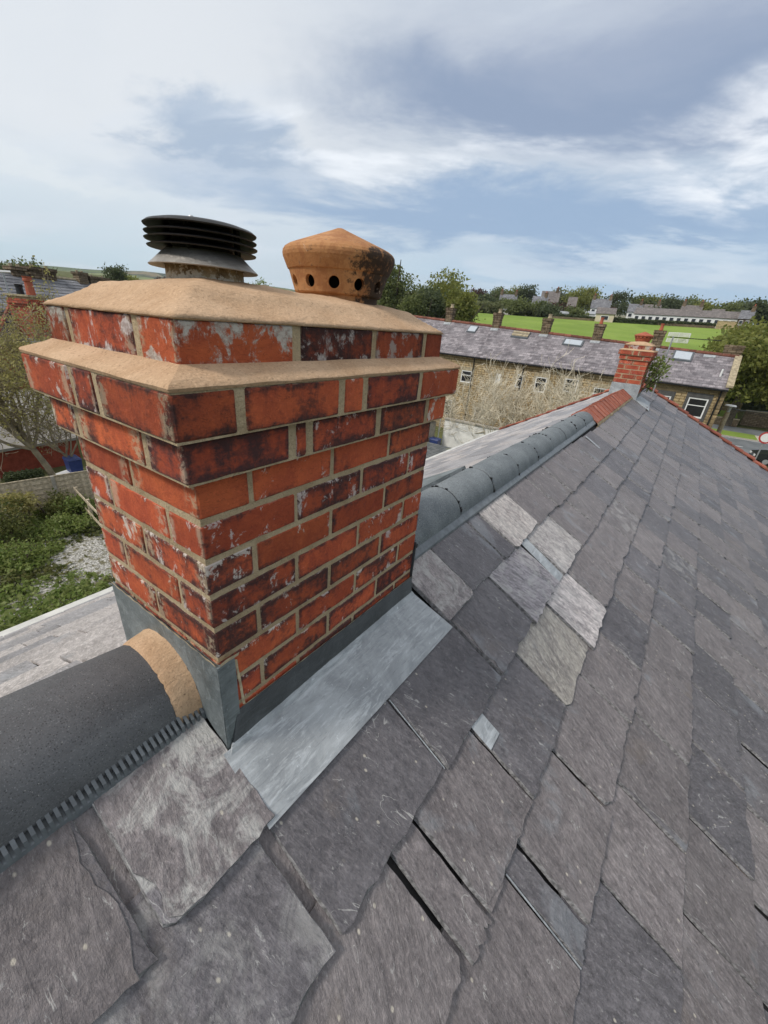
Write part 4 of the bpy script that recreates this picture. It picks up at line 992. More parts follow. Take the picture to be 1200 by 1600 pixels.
# ------------------------------------------------------------------ trees and plants
def leaf_quad(mb, c, s, rg, flat=0.0):
    a = rg.uniform(0, 2*math.pi); b = math.acos(rg.uniform(-1, 1))*(1-flat)
    n = Vector((math.sin(b)*math.cos(a), math.sin(b)*math.sin(a), math.cos(b)))
    u = n.orthogonal().normalized(); u = Matrix.Rotation(rg.uniform(0, 6.28), 3, n) @ u; v = n.cross(u)
    k = rg.uniform(0.45, 0.75)
    mb.put([c-u*s, c+v*s*k-u*s*0.1, c+u*s, c-v*s*k+u*s*0.1], [(0, 1, 2, 3)])
def crown_mesh(name, rx, ry, rz, nleaf, leaf, seed, mat, lobes=9, low=0.25):
    """leaf-sized faces gathered in sprays through an uneven crown; centre at the origin"""
    rg = random.Random(seed); mb = MB(); L_ = []
    for i in range(lobes):
        a = rg.uniform(0, 6.28); z = rg.uniform(-0.65, 0.72); q = math.sqrt(max(0, 1-z*z))*rg.uniform(0.30, 0.66)
        L_.append((Vector((q*math.cos(a)*rx, q*math.sin(a)*ry, z*rz*0.75)), rg.uniform(0.36, 0.56)))
    sprays = nleaf//16
    for i in range(sprays):
        c, k = rg.choice(L_)
        d = Vector((rg.gauss(0, 1), rg.gauss(0, 1), rg.gauss(0, 1))).normalized()
        r = rg.random()**0.38
        p = c+Vector((d.x*rx, d.y*ry, d.z*rz))*k*r
        if p.z < -rz*(1-low*0.4): p.z = -rz*(1-low*0.4)*rg.uniform(0.8, 1)
        ss = leaf*rg.uniform(1.6, 3.4)
        for j in range(16):
            leaf_quad(mb, p+Vector((rg.gauss(0, ss), rg.gauss(0, ss), rg.gauss(0, ss*0.6))), leaf*rg.uniform(0.6, 1.35), rg)
    return mb.mesh(name, mat)
def trunk_mesh(h, r, seed, spread=0.5, mat=None, n=5):
    rg = random.Random(seed); mb = MB()
    mb.tube([(0, 0, -0.3), (0.02*h, 0, h*0.3), (0.0, 0.02*h, h*0.62)], [r*1.25, r*0.85, r*0.55], 8)
    for i in range(n):
        a = 6.28*i/n+rg.uniform(-0.4, 0.4); z = h*rg.uniform(0.34, 0.6); l = h*spread*rg.uniform(0.6, 1)
        mb.tube([(0, 0, z), (l*0.4*math.cos(a), l*0.4*math.sin(a), z+l*0.35), (l*0.8*math.cos(a), l*0.8*math.sin(a), z+l*0.9)], [r*0.5, r*0.32, r*0.1], 5)
    return mb.mesh('trunk', mat or M_bark)
def tree(label, base, h, rx, rz, mat, seed, nleaf=3000, leaf=0.22, cat='tree', group=None, name='tree', ry=None, lobes=9, trunk_r=None):
    t = thing(name, label, cat, base, group=group)
    tm = trunk_mesh(h, trunk_r or 0.035*h, seed, 0.42)
    link('trunk', tm, t)
    o = link('crown', crown_mesh('crown', rx, ry or rx, rz, nleaf, leaf, seed, mat, lobes), t); o.location = (0, 0, h-rz)
    return t
def gpt(px, hd, dz=0.0):                        # a spot on the ground hd metres off, in the direction of a picture column at eye height
    y = 470+0.083*(px-474)
    d = ray(px, y); k = hd/math.hypot(d.x, d.y); x_, y_ = CAM.x+d.x*k, CAM.y+d.y*k
    return Vector((x_, y_, ground_z(x_, y_)+dz))
def top_at(px, py, base):                       # height above base of the sight line through a pixel, at base's distance
    p = at(px, py, math.hypot(base.x-CAM.x, base.y-CAM.y)); return p.z-base.z
def twig(mb, p, d, l, r, lev, rg, bend=0.25, up_=0.12, kids=3, tips=None, minr=0.004):
    n = 3; pts = [p]; q = p.copy(); dd = d.copy()
    for i in range(n):
        dd = (dd+Vector((rg.gauss(0, bend), rg.gauss(0, bend), rg.gauss(0, bend)+up_))).normalized(); q = q+dd*(l/n); pts.append(q.copy())
    r2 = max(minr, r*0.55)
    mb.tube(pts, [r, r*0.85, (r+r2)/2, r2], 5 if lev > 2 else 3, caps=False)
    if lev == 0:
        if tips is not None: tips.append(q)
        return
    for k in range(kids+(1 if rg.random() < 0.5 else 0)):
        i = rg.choice((1, 2, 2, 3)) if k else 3
        a = (dd+Vector((rg.gauss(0, 0.62), rg.gauss(0, 0.62), rg.gauss(0, 0.45)))).normalized()
        twig(mb, pts[i], a, l*rg.uniform(0.55, 0.85), r2*rg.uniform(0.75, 1.0), lev-1, rg, bend, up_, kids, tips, minr)
def bare_tree(label, base, h, seed, mat, stems=5, lev=4, lean=(0, 0), spread=0.55, r=0.09, minr=0.007, group=None, kids=3, name='bare_tree', cat='bare tree', leaves=None, trunk_h=0.0):
    rg = random.Random(seed); t = thing(name, label, cat, base, group=group); tips = []
    st = Vector((0, 0, -0.2))
    if trunk_h:
        mb = MB(); a = Vector((lean[0], lean[1], 1)).normalized()
        e = a*trunk_h; mb.tube([(0, 0, -0.3), a*trunk_h*0.5+Vector((0.05, 0.03, 0)), e], [r*1.7, r*1.35, r*1.15], 8); mb.build('trunk', mat, t); st = e
    for i in range(stems):
        mb = MB(); a = 6.28*i/stems+rg.uniform(-0.4, 0.4); s = spread*rg.uniform(0.5, 1.25)
        d = Vector((s*math.cos(a)+lean[0], s*math.sin(a)+lean[1], 1)).normalized()
        p0 = st if trunk_h else st+Vector((0.25*math.cos(a), 0.25*math.sin(a), 0))
        twig(mb, p0, d, h*0.38*rg.uniform(0.8, 1.1), r*rg.uniform(0.7, 1.1), lev, rg, 0.22, 0.10, kids, tips, minr)
        mb.build('limb', mat, t)
    if leaves:
        mb = MB(); m_, n_l, sz, zmin = leaves
        tp = [q for q in tips if q.z > zmin] or tips
        for i in range(n_l):
            q = rg.choice(tp); leaf_quad(mb, q+Vector((rg.gauss(0, 0.16), rg.gauss(0, 0.16), rg.gauss(0, 0.14))), sz*rg.uniform(0.6, 1.3), rg)
        mb.build('foliage', m_, t)
    return t
def bush(label, base, rx, rz, mat, seed, n=900, leaf=0.12, cat='bush', name='bush', group=None, ry=None):
    t = thing(name, label, cat, base, group=group)
    o = link('crown', crown_mesh('crown', rx, ry or rx, rz, n, leaf, seed, mat, 6), t); o.location = (0, 0, rz*0.85)
    mb = MB(); rg = random.Random(seed)
    for k in range(5):
        a = rg.uniform(0, 6.28); mb.tube([(0, 0, -0.1), (rx*0.25*math.cos(a), rx*0.25*math.sin(a), rz*0.5), (rx*0.5*math.cos(a), rx*0.5*math.sin(a), rz*1.1)], [0.04, 0.03, 0.012], 4)
    mb.build('stem', M_bark, t); return t

# ------------------------------------------------------------------ the stone terrace across the end of our row
TX, TY, TD = 33.55, -3.0, 2.9                    # front wall, right-hand end, half depth
S_E = [0.0, 4.45, 8.6, 12.5, 16.6, 20.95, 25.2, 29.4]
def eave_z(s): return -1.70+0.0145*s
def ridge_z(s): return -0.02+0.043*s
def window(root, s, z0, z1, wd, mat_s, frame=True, blind=False, y0=TY, face=TX, base=None):
    """a sash window: surround, white frame, dark glass; s along the wall, set back into it"""
    yc = y0+s; b = base
    mb = MB(); k = 0.17
    for a_, b_ in (((yc-wd/2-k, z1), (yc+wd/2+k, z1+0.30)), ((yc-wd/2-k, z0-0.16), (yc+wd/2+k, z0)), ((yc-wd/2-k, z0), (yc-wd/2, z1)), ((yc+wd/2, z0), (yc+wd/2+k, z1))):
        mb.box((face-0.035, a_[0], a_[1]), (face+0.06, b_[0], b_[1]))
    w_ = mb.build('window', mat_s, root, org=b); w_.location = (0, 0, 0)
    fr = MB(); f = 0.075
    for (ya, yb_, za, zb) in ((yc-wd/2, yc-wd/2+f, z0, z1), (yc+wd/2-f, yc+wd/2, z0, z1), (yc-wd/2+f, yc+wd/2-f, z0, z0+f*1.3), (yc-wd/2+f, yc+wd/2-f, z1-f, z1), (yc-wd/2+f, yc+wd/2-f, z0+(z1-z0)*0.60, z0+(z1-z0)*0.60+0.05)):
        fr.box((face-0.022, ya, za), (face+0.03, yb_, zb))
    q = fr.build('frame', M_white, w_, org=b); q.location = (0, 0, 0)
    pn = MB(); pn.box((face-0.010, yc-wd/2+f*0.6, z0+0.05), (face-0.004, yc+wd/2-f*0.6, z1-0.05)); q = pn.build('pane', M_white if blind else M_pane, w_, org=b); q.location = (0, 0, 0)
    return w_
def small_stack(root, x, y, z0, z1, wx, wy, mat, b, name='chimney'):
    mb = MB(); rg = random.Random(int(abs(y)*100)); z = z0; k = 0
    mb.box((x-wx/2+0.01, y-wy/2+0.01, z0), (x+wx/2-0.01, y+wy/2-0.01, z1)); zz = z1-z0
    core = mb.build(name, M_joint, root, org=b); core.location = (0, 0, 0)
    n = max(4, int(zz/0.21)); hgt = zz/n; rows = []
    for i in range(n):                            # single squared stones, four or so to a course
        o = 0.055 if i >= n-1 else (0.025 if i == n-2 else 0.0); sp = y-wy/2+wy*(0.36 if i % 2 else 0.62)
        xa, xb = x-wx/2-o, x+wx/2+o
        for (ya, yb_) in ((y-wy/2-o, sp-0.008), (sp+0.008, y+wy/2+o)):
            st = MB(); j = rg.uniform(-0.008, 0.008); st.box((xa+j, ya, z0+i*hgt+0.008), (xb+j, yb_, z0+(i+1)*hgt-0.006)); q = st.build('stone', mat, core, org=b); q.location = (0, 0, 0)
            t = rg.uniform(0.7, 1.2); q.color = (t, t, t, 1)
    return core
def stack_pot(root, x, y, z, h, mat, b, r=0.13):
    mb = MB(); mb.lathe([(r*0.98, -0.05), (r, 0.04), (r*0.86, 0.09), (r*0.78, h*0.8), (r*0.95, h*0.84), (r*0.95, h), (r*0.7, h), (r*0.66, h*0.5)], (x, y, z), 14)
    o = mb.build('pot', mat, root, org=b, smooth=False); o.location = (0, 0, 0); smooth_by_angle(o.data, 40)
names = ['right-hand end house of the stone terrace, gable coping and one white sash window', 'terrace house behind the far brick chimney, second from the right end', 'terrace house with a long white rooflight, third from the right end',
         'terrace house with a double-barred roof vent, right of the middle of the row', 'terrace house with a small tilted rooflight near the ridge', 'terrace house at the foot of the big trees, left part of the row', 'leftmost terrace house, hidden behind the big chimney cap']
terr_stone = None
for i in range(7):
    s0, s1 = S_E[i], S_E[i+1]; b = Vector((TX, TY+(s0+s1)/2, -7.8))
    h = thing('terrace_house', names[i], 'house', b, group='houses of the stone terrace')
    ez0, ez1, rz0, rz1 = eave_z(s0), eave_z(s1), ridge_z(s0), ridge_z(s1)
    y0, y1 = TY+s0, TY+s1
    mb = MB(); ya, yb_ = y0+0.002, y1-0.002
    mb.hexa([Vector(p) for p in ((TX, ya, -7.9), (TX+2*TD, ya, -7.9), (TX+2*TD, yb_, -7.9), (TX, yb_, -7.9), (TX, ya, ez0-0.05), (TX+2*TD, ya, ez0-0.05), (TX+2*TD, yb_, ez1-0.05), (TX, yb_, ez1-0.05))])
    if i == 0: mb.put([(TX, ya, ez0-0.05), (TX+2*TD, ya, ez0-0.05), (TX+TD, ya, rz0-0.06)], [(0, 1, 2)])
    wl = mb.build('wall', M_stone, h, org=b); wl.location = (0, 0, 0)
    mb = MB(); ov = 0.22
    for sgn in (-1, 1):
        xe = TX-ov if sgn < 0 else TX+2*TD+ov; zd0, zd1 = (rz0-ez0)/TD*ov, (rz1-ez1)/TD*ov
        lo = [Vector((xe, y0, ez0-zd0)), Vector((xe, y1, ez1-zd1)), Vector((TX+TD, y1, rz1)), Vector((TX+TD, y0, rz0))]
        if sgn > 0: lo.reverse()
        mb.hexa([p-Vector((0, 0, 0.07)) for p in lo]+lo)
    rf = mb.build('roof', M_farslate, h, org=b); rf.location = (0, 0, 0)
    # courses of slates, each a thin step in the roof
    mb = MB(); nrow = 12
    for q in range(nrow):
        t0, t1 = q/nrow, (q+1.06)/nrow; rg = random.Random(i*50+q); y = y0
        f = lambda t, yy, dz: Vector((TX-ov+(TD+ov)*t, yy, (ez0+(ez1-ez0)*(yy-y0)/(y1-y0)-zd0)*(1-t)+(rz0+(rz1-rz0)*(yy-y0)/(y1-y0))*t+dz))
        while y < y1-0.01:
            wy = min(rg.uniform(0.28, 0.46), y1-y); u = rg.uniform(0.022, 0.034)
            mb.hexa([f(t0, y, 0.004), f(t0, y+wy-0.01, 0.004), f(min(1, t1), y+wy-0.01, 0.002), f(min(1, t1), y, 0.002), f(t0, y, u), f(t0, y+wy-0.01, u), f(min(1, t1), y+wy-0.01, 0.006), f(min(1, t1), y, 0.006)]); y += wy
    sl = mb.build('slates', M_farslate, rf, org=b, kind='stuff'); sl.location = (0, 0, 0)
    y = y0; k = 0                                # ridge tiles
    while y < y1-0.05:
        y2 = min(y+0.46, y1); zz = rz0+(rz1-rz0)*((y+y2)/2-y0)/(y1-y0)
        mb = MB(); mb.tube([(TX+TD, y, zz+0.0), (TX+TD, y2-0.012, zz+0.0)], 0.13, 8); q = mb.build('ridge_tile', M_red_tile, rf, org=b); q.location = (0, 0, 0); t = rnd.uniform(0.5, 0.85); q.color = (t*0.85, t*0.9, t*0.9, 1); y = y2
    mb = MB(); mb.hexa([Vector(p) for p in ((TX-ov-0.11, y0, ez0-zd0-0.11), (TX-ov+0.01, y0, ez0-zd0-0.11), (TX-ov+0.01, y1, ez1-zd1-0.11), (TX-ov-0.11, y1, ez1-zd1-0.11), (TX-ov-0.11, y0, ez0-zd0-0.01), (TX-ov+0.01, y0, ez0-zd0-0.01), (TX-ov+0.01, y1, ez1-zd1-0.01), (TX-ov-0.11, y1, ez1-zd1-0.01))])
    q = mb.build('gutter', M_black, h, org=b); q.location = (0, 0, 0)
    if i < 6:
        yc = TY+([1.52, 4.75, 8.62, 12.45, 16.55, 21.0][i]); s_ = yc-TY; zr = ridge_z(s_)
        xc = TX+TD
        cs = small_stack(h, xc+(0.1 if i else 0.3), yc if i else TY+0.4, zr-0.45, zr+(1.05 if i else 0.62), 0.55, 0.62 if i else 0.95, M_stone_dark, b)
        if i in (1, 2): stack_pot(cs, xc+0.1, yc, zr+1.05, 0.42, M_pot_red, b)
        if i in (3, 4, 5): stack_pot(cs, xc+0.1, yc-0.1, zr+1.05, 0.30, M_coping, b, 0.17)
        mb = MB(); fz = lambda xx: zr-(TX+TD-xx)*(rz0-ez0)/TD
        mb.hexa([Vector((xx, yy, fz(xx)+dz)) for dz in (0.03, 0.055) for xx, yy in ((xc-0.42, yc-0.33), (xc-0.20, yc-0.33), (xc-0.20, yc+0.33), (xc-0.42, yc+0.33))]); q = mb.build('lead_flashing', M_lead, cs, org=b); q.location = (0, 0, 0)
    def roof_pt(s, t, dz):
        ez, rz = eave_z(s), ridge_z(s); return Vector((TX+TD*t, TY+s, ez+(rz-ez)*t+dz))
    def rooflight(sa, sb, ta, tb, glass):
        mb = MB(); o_ = 0.06
        mb.hexa([roof_pt(sa, ta, 0.0), roof_pt(sb, ta, 0.0), roof_pt(sb, tb, 0.0), roof_pt(sa, tb, 0.0), roof_pt(sa, ta, 0.11), roof_pt(sb, ta, 0.11), roof_pt(sb, tb, 0.11), roof_pt(sa, tb, 0.11)])
        fr = mb.build('rooflight', M_grey_frame, rf, org=b); fr.location = (0, 0, 0); ds, dt = (sb-sa)*0.09, (tb-ta)*0.10
        mb = MB(); mb.hexa([roof_pt(x_, y_, z_) for z_ in (0.10, 0.122) for x_, y_ in ((sa+ds, ta+dt), (sb-ds, ta+dt), (sb-ds, tb-dt), (sa+ds, tb-dt))]); q = mb.build('pane', glass, fr, org=b); q.location = (0, 0, 0)
    if i == 0: rooflight(2.38, 3.52, 0.62, 0.93, M_sky_pane)
    if i == 2: rooflight(9.3, 10.75, 0.66, 0.86, M_sky_pane)
    if i == 3:
        rooflight(13.45, 14.85, 0.70, 0.92, M_grey_frame)
        for t_ in (0.73, 0.82):
            mb = MB(); mb.hexa([roof_pt(x_, y_, z_) for z_ in (0.12, 0.20) for x_, y_ in ((13.5, t_), (14.8, t_), (14.8, t_+0.045), (13.5, t_+0.045))]); q = mb.build('vent_bar', M_coping, rf, org=b); q.location = (0, 0, 0)
    if i == 4: rooflight(17.95, 18.75, 0.68, 0.90, M_sky_pane)
    if i == 0:
        mb = MB()                                # gable coping stones
        for q in range(9):
            t0, t1 = q/9, (q+1)/9-0.006; st = MB()
            st.hexa([roof_pt(s_, t_, z_)-Vector((0.2*(1-t_), 0, 0)) for z_ in (0.0, 0.13) for s_, t_ in ((-0.16, t0), (0.20, t0), (0.20, t1), (-0.16, t1))]); c_o = st.build('coping_stone', M_coping, h, org=b); c_o.location = (0, 0, 0)
        window(h, 1.24, -3.72, -2.52, 1.04, M_surround, base=b); window(h, 3.1, -3.66, -2.62, 0.8, M_surround, base=b)
        mb = MB(); mb.tube([(TX-0.09, TY+0.28, -1.9), (TX-0.09, TY+0.28, -7.8)], 0.045, 8); q = mb.build('downpipe', M_black, h, org=b); q.location = (0, 0, 0)
        mb = MB(); p = roof_pt(0.62, 0.30, 0); mb.tube([p, p+Vector((0, 0, 0.45))], 0.055, 8); q = mb.build('soil_vent', M_white, rf, org=b); q.location = (0, 0, 0)
        # squared stones of the wall that faces us
        me = MB(); me.box((-0.02, -0.5, -0.5), (0.02, 0.5, 0.5)); me = me.mesh('stone', M_stone_block); rg = random.Random(3); z = -5.6; row = 0
        while z < eave_z(1)-0.12:
            hh = rg.uniform(0.15, 0.20); y = TY+0.01
            while y < TY+4.4:
                wd = min(rg.uniform(0.32, 0.68), TY+4.44-y); yc = y+wd/2; s_ = yc-TY
                hit_w = any(abs(s_-sc) < ww/2+0.17+wd/2 and z0-0.16-hh < z < z1+0.30 for sc, z0, z1, ww in ((1.24, -3.72, -2.52, 1.04), (3.1, -3.66, -2.62, 0.8)))
                if not hit_w:
                    q = link('stone', me, wl, Vector((TX-0.008+rg.uniform(-0.012, 0.004), yc, z+hh/2))-b); q.scale = (1, wd-0.022, hh-0.022); t = rg.uniform(0.7, 1.25); q.color = (t, t, t, 1)
                y += wd
            z += hh
    else:
        for (s_, z0, z1, wd, bl) in {1: [(6.9, -3.8, -2.7, 0.9, False)], 2: [(8.95, -3.3, -2.35, 0.95, False), (11.1, -3.6, -2.5, 0.85, False)], 3: [(12.75, -3.5, -2.5, 0.5, False), (14.45, -3.42, -2.66, 0.42, True), (15.5, -6.6, -5.5, 0.9, False)], 4: [(17.2, -3.7, -2.75, 0.95, False), (18.6, -6.6, -5.3, 1.0, False)], 5: [(22.6, -3.6, -2.5, 0.9, False)], 6: [(26.8, -3.6, -2.5, 0.9, False)]}[i]:
            window(h, s_, z0, z1, wd, M_coping, blind=bl, base=b)
        mb = MB(); mb.tube([(TX-0.09, y0+0.1, ez0-0.2), (TX-0.09, y0+0.1, -7.8)], 0.04, 6); q = mb.build('downpipe', M_black, h, org=b); q.location = (0, 0, 0)

# bare trees and scrub in the yards in front of the terrace
for k, (x, y, h, sd_, lb) in enumerate(((28.6, 3.6, 6.6, 3, 'tangle of bare pale branches right of the others, beside the far brick chimney'), (28.9, 6.2, 7.6, 11, 'tallest bare many-stemmed tree, spreading over the terrace roof'),
                                        (28.2, 8.8, 6.8, 5, 'bare tree with arching pale twigs in front of the small square window'), (29.2, 11.8, 6.4, 8, 'bare tree over the white shed, nearest the big chimney'))):
    bare_tree(lb, (x, y, -7.8), h, sd_, M_twig, stems=8, lev=4, spread=0.85, r=0.08, minr=0.0115, group='bare trees in the terrace yards', kids=3)
# yard buildings
b = Vector((26.6, 10.2, -7.8)); t = thing('yard_wall', 'white rendered yard wall below the bare trees', 'wall', b)
mb = MB(); mb.box((26.5, 6.4, -7.8), (26.8, 12.2, -5.5)); o = mb.build('wall', M_render, t, org=b); o.location = (0, 0, 0)
mb = MB(); mb.box((26.42, 6.35, -5.498), (26.88, 12.25, -5.42)); o = mb.build('coping', M_concrete, t, org=b); o.location = (0, 0, 0)
b = Vector((25.6, 13.3, -7.8)); t = thing('garden_shed', 'small grey roofed shed with a white door beside the white wall', 'shed', b)
mb = MB(); mb.box((24.9, 12.75, -7.8), (26.3, 14.6, -5.75)); o = mb.build('wall', M_concrete, t, org=b); o.location = (0, 0, 0)
mb = MB(); mb.hexa([Vector(p) for p in ((24.7, 12.6, -5.75), (26.5, 12.6, -5.35), (26.5, 14.7, -5.35), (24.7, 14.7, -5.75), (24.7, 12.6, -5.66), (26.5, 12.6, -5.26), (26.5, 14.7, -5.26), (24.7, 14.7, -5.66))]); o = mb.build('roof', M_farslate2, t, org=b); o.location = (0, 0, 0)
mb = MB(); mb.box((24.84, 13.15, -7.75), (24.9, 14.05, -5.95)); o = mb.build('door', M_white, t, org=b); o.location = (0, 0, 0)
mb = MB(); mb.tube([(26.4, 12.5, -7.8), (26.4, 12.5, -5.2)], 0.04, 6); o = mb.build('downpipe', M_white, t, org=b); o.location = (0, 0, 0)
def bin_(label, base, mat):
    t = thing('wheelie_bin', label, 'bin', base)
    mb = MB(); mb.hexa([Vector(p) for p in ((-.24, -.26, .06), (.24, -.26, .06), (.24, .29, .06), (-.24, .29, .06), (-.28, -.30, .98), (.28, -.30, .98), (.28, .34, .98), (-.28, .34, .98))]); mb.build('body', mat, t)
    mb = MB(); mb.hexa([Vector(p) for p in ((-.30, -.33, .985), (.30, -.33, .985), (.30, .38, .985), (-.30, .38, .985), (-.26, -.28, 1.06), (.26, -.28, 1.06), (.27, .36, 1.09), (-.27, .36, 1.09))]); mb.build('lid', mat, t)
    for s in (-1, 1):
        mb = MB(); mb.tube([(s*.20, .30, .10), (s*.27, .30, .10)], 0.10, 12); mb.build('wheel', M_black, t)
    mb = MB(); mb.tube([(-.2, .40, 1.0), (.2, .40, 1.0)], 0.018, 6); mb.build('handle', mat, t)
    return t
bin_('blue wheelie bin at the corner of the grey shed and the white wall', (25.5, 12.2, -7.8), M_blue)
b = Vector((19.5, 10.5, -7.8)); t = thing('flat_roofed_outhouse', 'low outhouse with a mossy grey slate roof under the eaves of our house', 'outhouse', b)
mb = MB(); mb.box((17.2, 8.4, -7.8), (21.9, 12.9, -6.2)); o = mb.build('wall', M_stone, t, org=b); o.location = (0, 0, 0)
g_ = G('mossy_slate', 0.9, 0.15); c_ = g_.coord(); n_ = g_.noise(c_, 0.8, 5.0, 0.65)
b_ = g_.n('ShaderNodeTexBrick', Vector=c_, Scale=1.0, Mortar__Size=0.012, Brick__Width=0.4, Row__Height=0.3, Color1=(0.085, 0.092, 0.092, 1), Color2=(0.15, 0.155, 0.15, 1), Mortar=(0.04, 0.04, 0.04, 1))
g_.base(g_.mix(g_.rng(n_, 0.54, 0.64), b_.outputs['Color'], (0.15, 0.15, 0.03))); M_moss = g_.m
mb = MB(); mb.hexa([Vector(p) for p in ((17.0, 8.2, -6.25), (22.1, 8.2, -6.25), (22.1, 13.1, -6.25), (17.0, 13.1, -6.25), (17.0, 8.2, -6.05), (22.1, 8.2, -6.15), (22.1, 13.1, -6.15), (17.0, 13.1, -6.05))]); o = mb.build('roof', M_moss, t, org=b); o.location = (0, 0, 0)

# ------------------------------------------------------------------ road, verges, field to the right
def flat_sheet(name, x0, x1, y0, y1, dz, mat, nx=6, ny=30, kind='structure'):
    mb = MB(); P = []
    for j in range(ny+1):
        P.append([(x0+(x1-x0)*i/nx, y0+(y1-y0)*j/ny, ground_z(x0+(x1-x0)*i/nx, y0+(y1-y0)*j/ny)+dz) for i in range(nx+1)])
    mb.grid(P); return mb.build(name, mat, kind=kind)
g_ = G('asphalt', 0.75, 0.35); c_ = g_.coord(); n_ = g_.noise(c_, 0.5, 5.0, 0.65); n2_ = g_.noise(c_, 14, 3.0, 0.6)
g_.base(g_.mix(g_.rng(n_, 0.35, 0.65), (0.115, 0.125, 0.13), (0.165, 0.175, 0.18))); g_.bump(n2_, 0.3, 0.01); M_road = g_.m
g_ = G('mown_grass', 0.9, 0.15); c_ = g_.coord(); n_ = g_.noise(c_, 0.09, 6.0, 0.7, 0.6); n2_ = g_.noise(c_, 1.6, 5.0, 0.72)
s_ = g_.n('ShaderNodeSeparateXYZ', i0=c_).outputs
st_ = g_.math('SINE', g_.math('ADD', g_.math('MULTIPLY', s_[0], 0.75), g_.math('MULTIPLY', n_, 3.0)))
cg_ = g_.mix(g_.rng(n_, 0.35, 0.65), (0.15, 0.225, 0.036), (0.205, 0.285, 0.054)); cg_ = g_.mix(g_.rng(st_, -1, 1, 0, 0.16), cg_, (0.22, 0.27, 0.07))
g_.base(g_.mix(g_.rng(n2_, 0.55, 0.72, 0, 0.5), cg_, (0.075, 0.14, 0.022))); M_grass = g_.m
flat_sheet('road', 46.8, 56.6, -55, 45, 0.012, M_road)
mb = MB(); y = -54.0
while y < 44: mb.box((51.62, y, ground_z(51.7, y)+0.016), (51.78, y+2.6, ground_z(51.7, y)+0.019)); y += 5.2
for k, x in enumerate((47.15, 56.3)): mb.box((x, -55, -7.8+0.015), (x+0.09, 28, -7.8+0.0185))
mb.build('road_markings', M_white, kind='structure')
mb = MB()
for x in (46.62, 56.6): mb.box((x, -24, -7.85), (x+0.15, 24, -7.68))
mb.build('kerb', M_concrete, kind='structure')
flat_sheet('grass_verge', 56.78, 60.6, -8.8, 30, 0.09, M_grass, 4, 24)
flat_sheet('driveway', 56.78, 60.6, -20, -8.8, 0.06, plain('pale_paving', (0.50, 0.45, 0.36), 0.9, 0.15, 3), 4, 8)
flat_sheet('pavement', 60.6, 63.0, -20, 30, 0.05, M_road, 3, 24)
flat_sheet('lawn', 63.8, 69.6, -7.4, 20, 0.06, M_grass, 5, 20)
def low_wall(label, pts, h, mat, th=0.35, name='stone_wall', group=None, cop=True):
    b = Vector(pts[0]); t = thing(name, label, 'wall', b, group=group)
    mb, cp = MB(), MB()
    for p, q in zip(pts, pts[1:]):
        p, q = Vector(p), Vector(q); d = (q-p).normalized(); s = Vector((-d.y, d.x, 0))*th/2; n = max(1, int((q-p).length/3))
        for i in range(n):
            A, B = p.lerp(q, i/n), p.lerp(q, (i+1)/n); A.z = ground_z(A.x, A.y); B.z = ground_z(B.x, B.y); u = Vector((0, 0, h)); k = Vector((0, 0, 0.12)); dn = Vector((0, 0, -0.4))
            mb.hexa([A-s+dn, B-s+dn, B+s+dn, A+s+dn, A-s+u, B-s+u, B+s+u, A+s+u])
            s2 = s*1.25; cp.hexa([A-s2+u, B-s2+u, B+s2+u, A+s2+u, A-s2+u+k, B-s2+u+k, B+s2+u+k, A+s2+u+k])
    o = mb.build('wall', mat, t, org=b); o.location = (0, 0, 0)
    if cop: o = cp.build('coping', M_coping, t, org=b); o.location = (0, 0, 0)
    return t
low_wall('low dark stone wall between the pavement and the small lawn', [(63.4, -7.3, 0), (63.4, 20, 0)], 0.75, M_stone_dark)
low_wall('low stone wall along the back of the small lawn, under the dark hedge', [(70, -7.6, 0), (70, 20, 0)], 0.9, M_stone)
low_wall('brown stone garden wall by the pale driveway at the picture edge', [(64.5, -7.6, 0), (64.5, -22, 0)], 1.6, M_stone_dark)
# the playing field climbing behind the terrace
mb = MB(); P = []
for j in range(25):
    d = 70+(151-70)*j/24; row = []
    for i in range(25):
        a = R(-2.2+(24.5+2.2)*i/24); x, y = CAM.x+d*math.cos(a), CAM.y+d*math.sin(a); row.append((x, y, ground_z(x, y)+0.10))
    P.append(row)
mb.grid(P); flip(mb.build('playing_field', M_grass, kind='structure'))
def pol(px, hd): return gpt(px, hd)
def hedge(label, p, q, h, w_, mat, seed, n, leaf, name='hedge'):
    p, q = Vector(p), Vector(q); c = (p+q)/2; c.z = ground_z(c.x, c.y); t = thing(name, label, 'hedge', c); rg = random.Random(seed); mb = MB(); core = MB()
    d = (q-p).normalized(); s = Vector((-d.y, d.x, 0))
    for i in range(n):
        u = rg.random(); a = rg.gauss(0, 0.4); pt_ = p.lerp(q, u)+s*max(-1, min(1, a))*w_/2; z = ground_z(pt_.x, pt_.y)
        top = h*(0.86+0.22*nz3(u*(q-p).length*0.4, seed, 0)); pt_.z = z+top*rg.random()**0.6
        leaf_quad(mb, pt_-c, leaf*rg.uniform(0.6, 1.4), rg)
    o = mb.build('foliage', mat, t)
    k = 8
    for i in range(k):
        A, B = p.lerp(q, i/k), p.lerp(q, (i+1)/k); A.z = ground_z(A.x, A.y)-0.3; B.z = ground_z(B.x, B.y)-0.3; v = s*w_*0.28; u_ = Vector((0, 0, 0.3+h*0.72))
        core.hexa([x-c for x in (A-v, B-v, B+v, A+v, A-v*0.6+u_, B-v*0.6+u_, B+v*0.6+u_, A+v*0.6+u_)])
    core.build('branches', M_leaf_dark, t); return t
hedge('long dark clipped hedge along the far edge of the playing field', pol(862, 152.5), pol(1112, 152.5), 1.45, 1.4, M_leaf_dark, 4, 9000, 0.30)
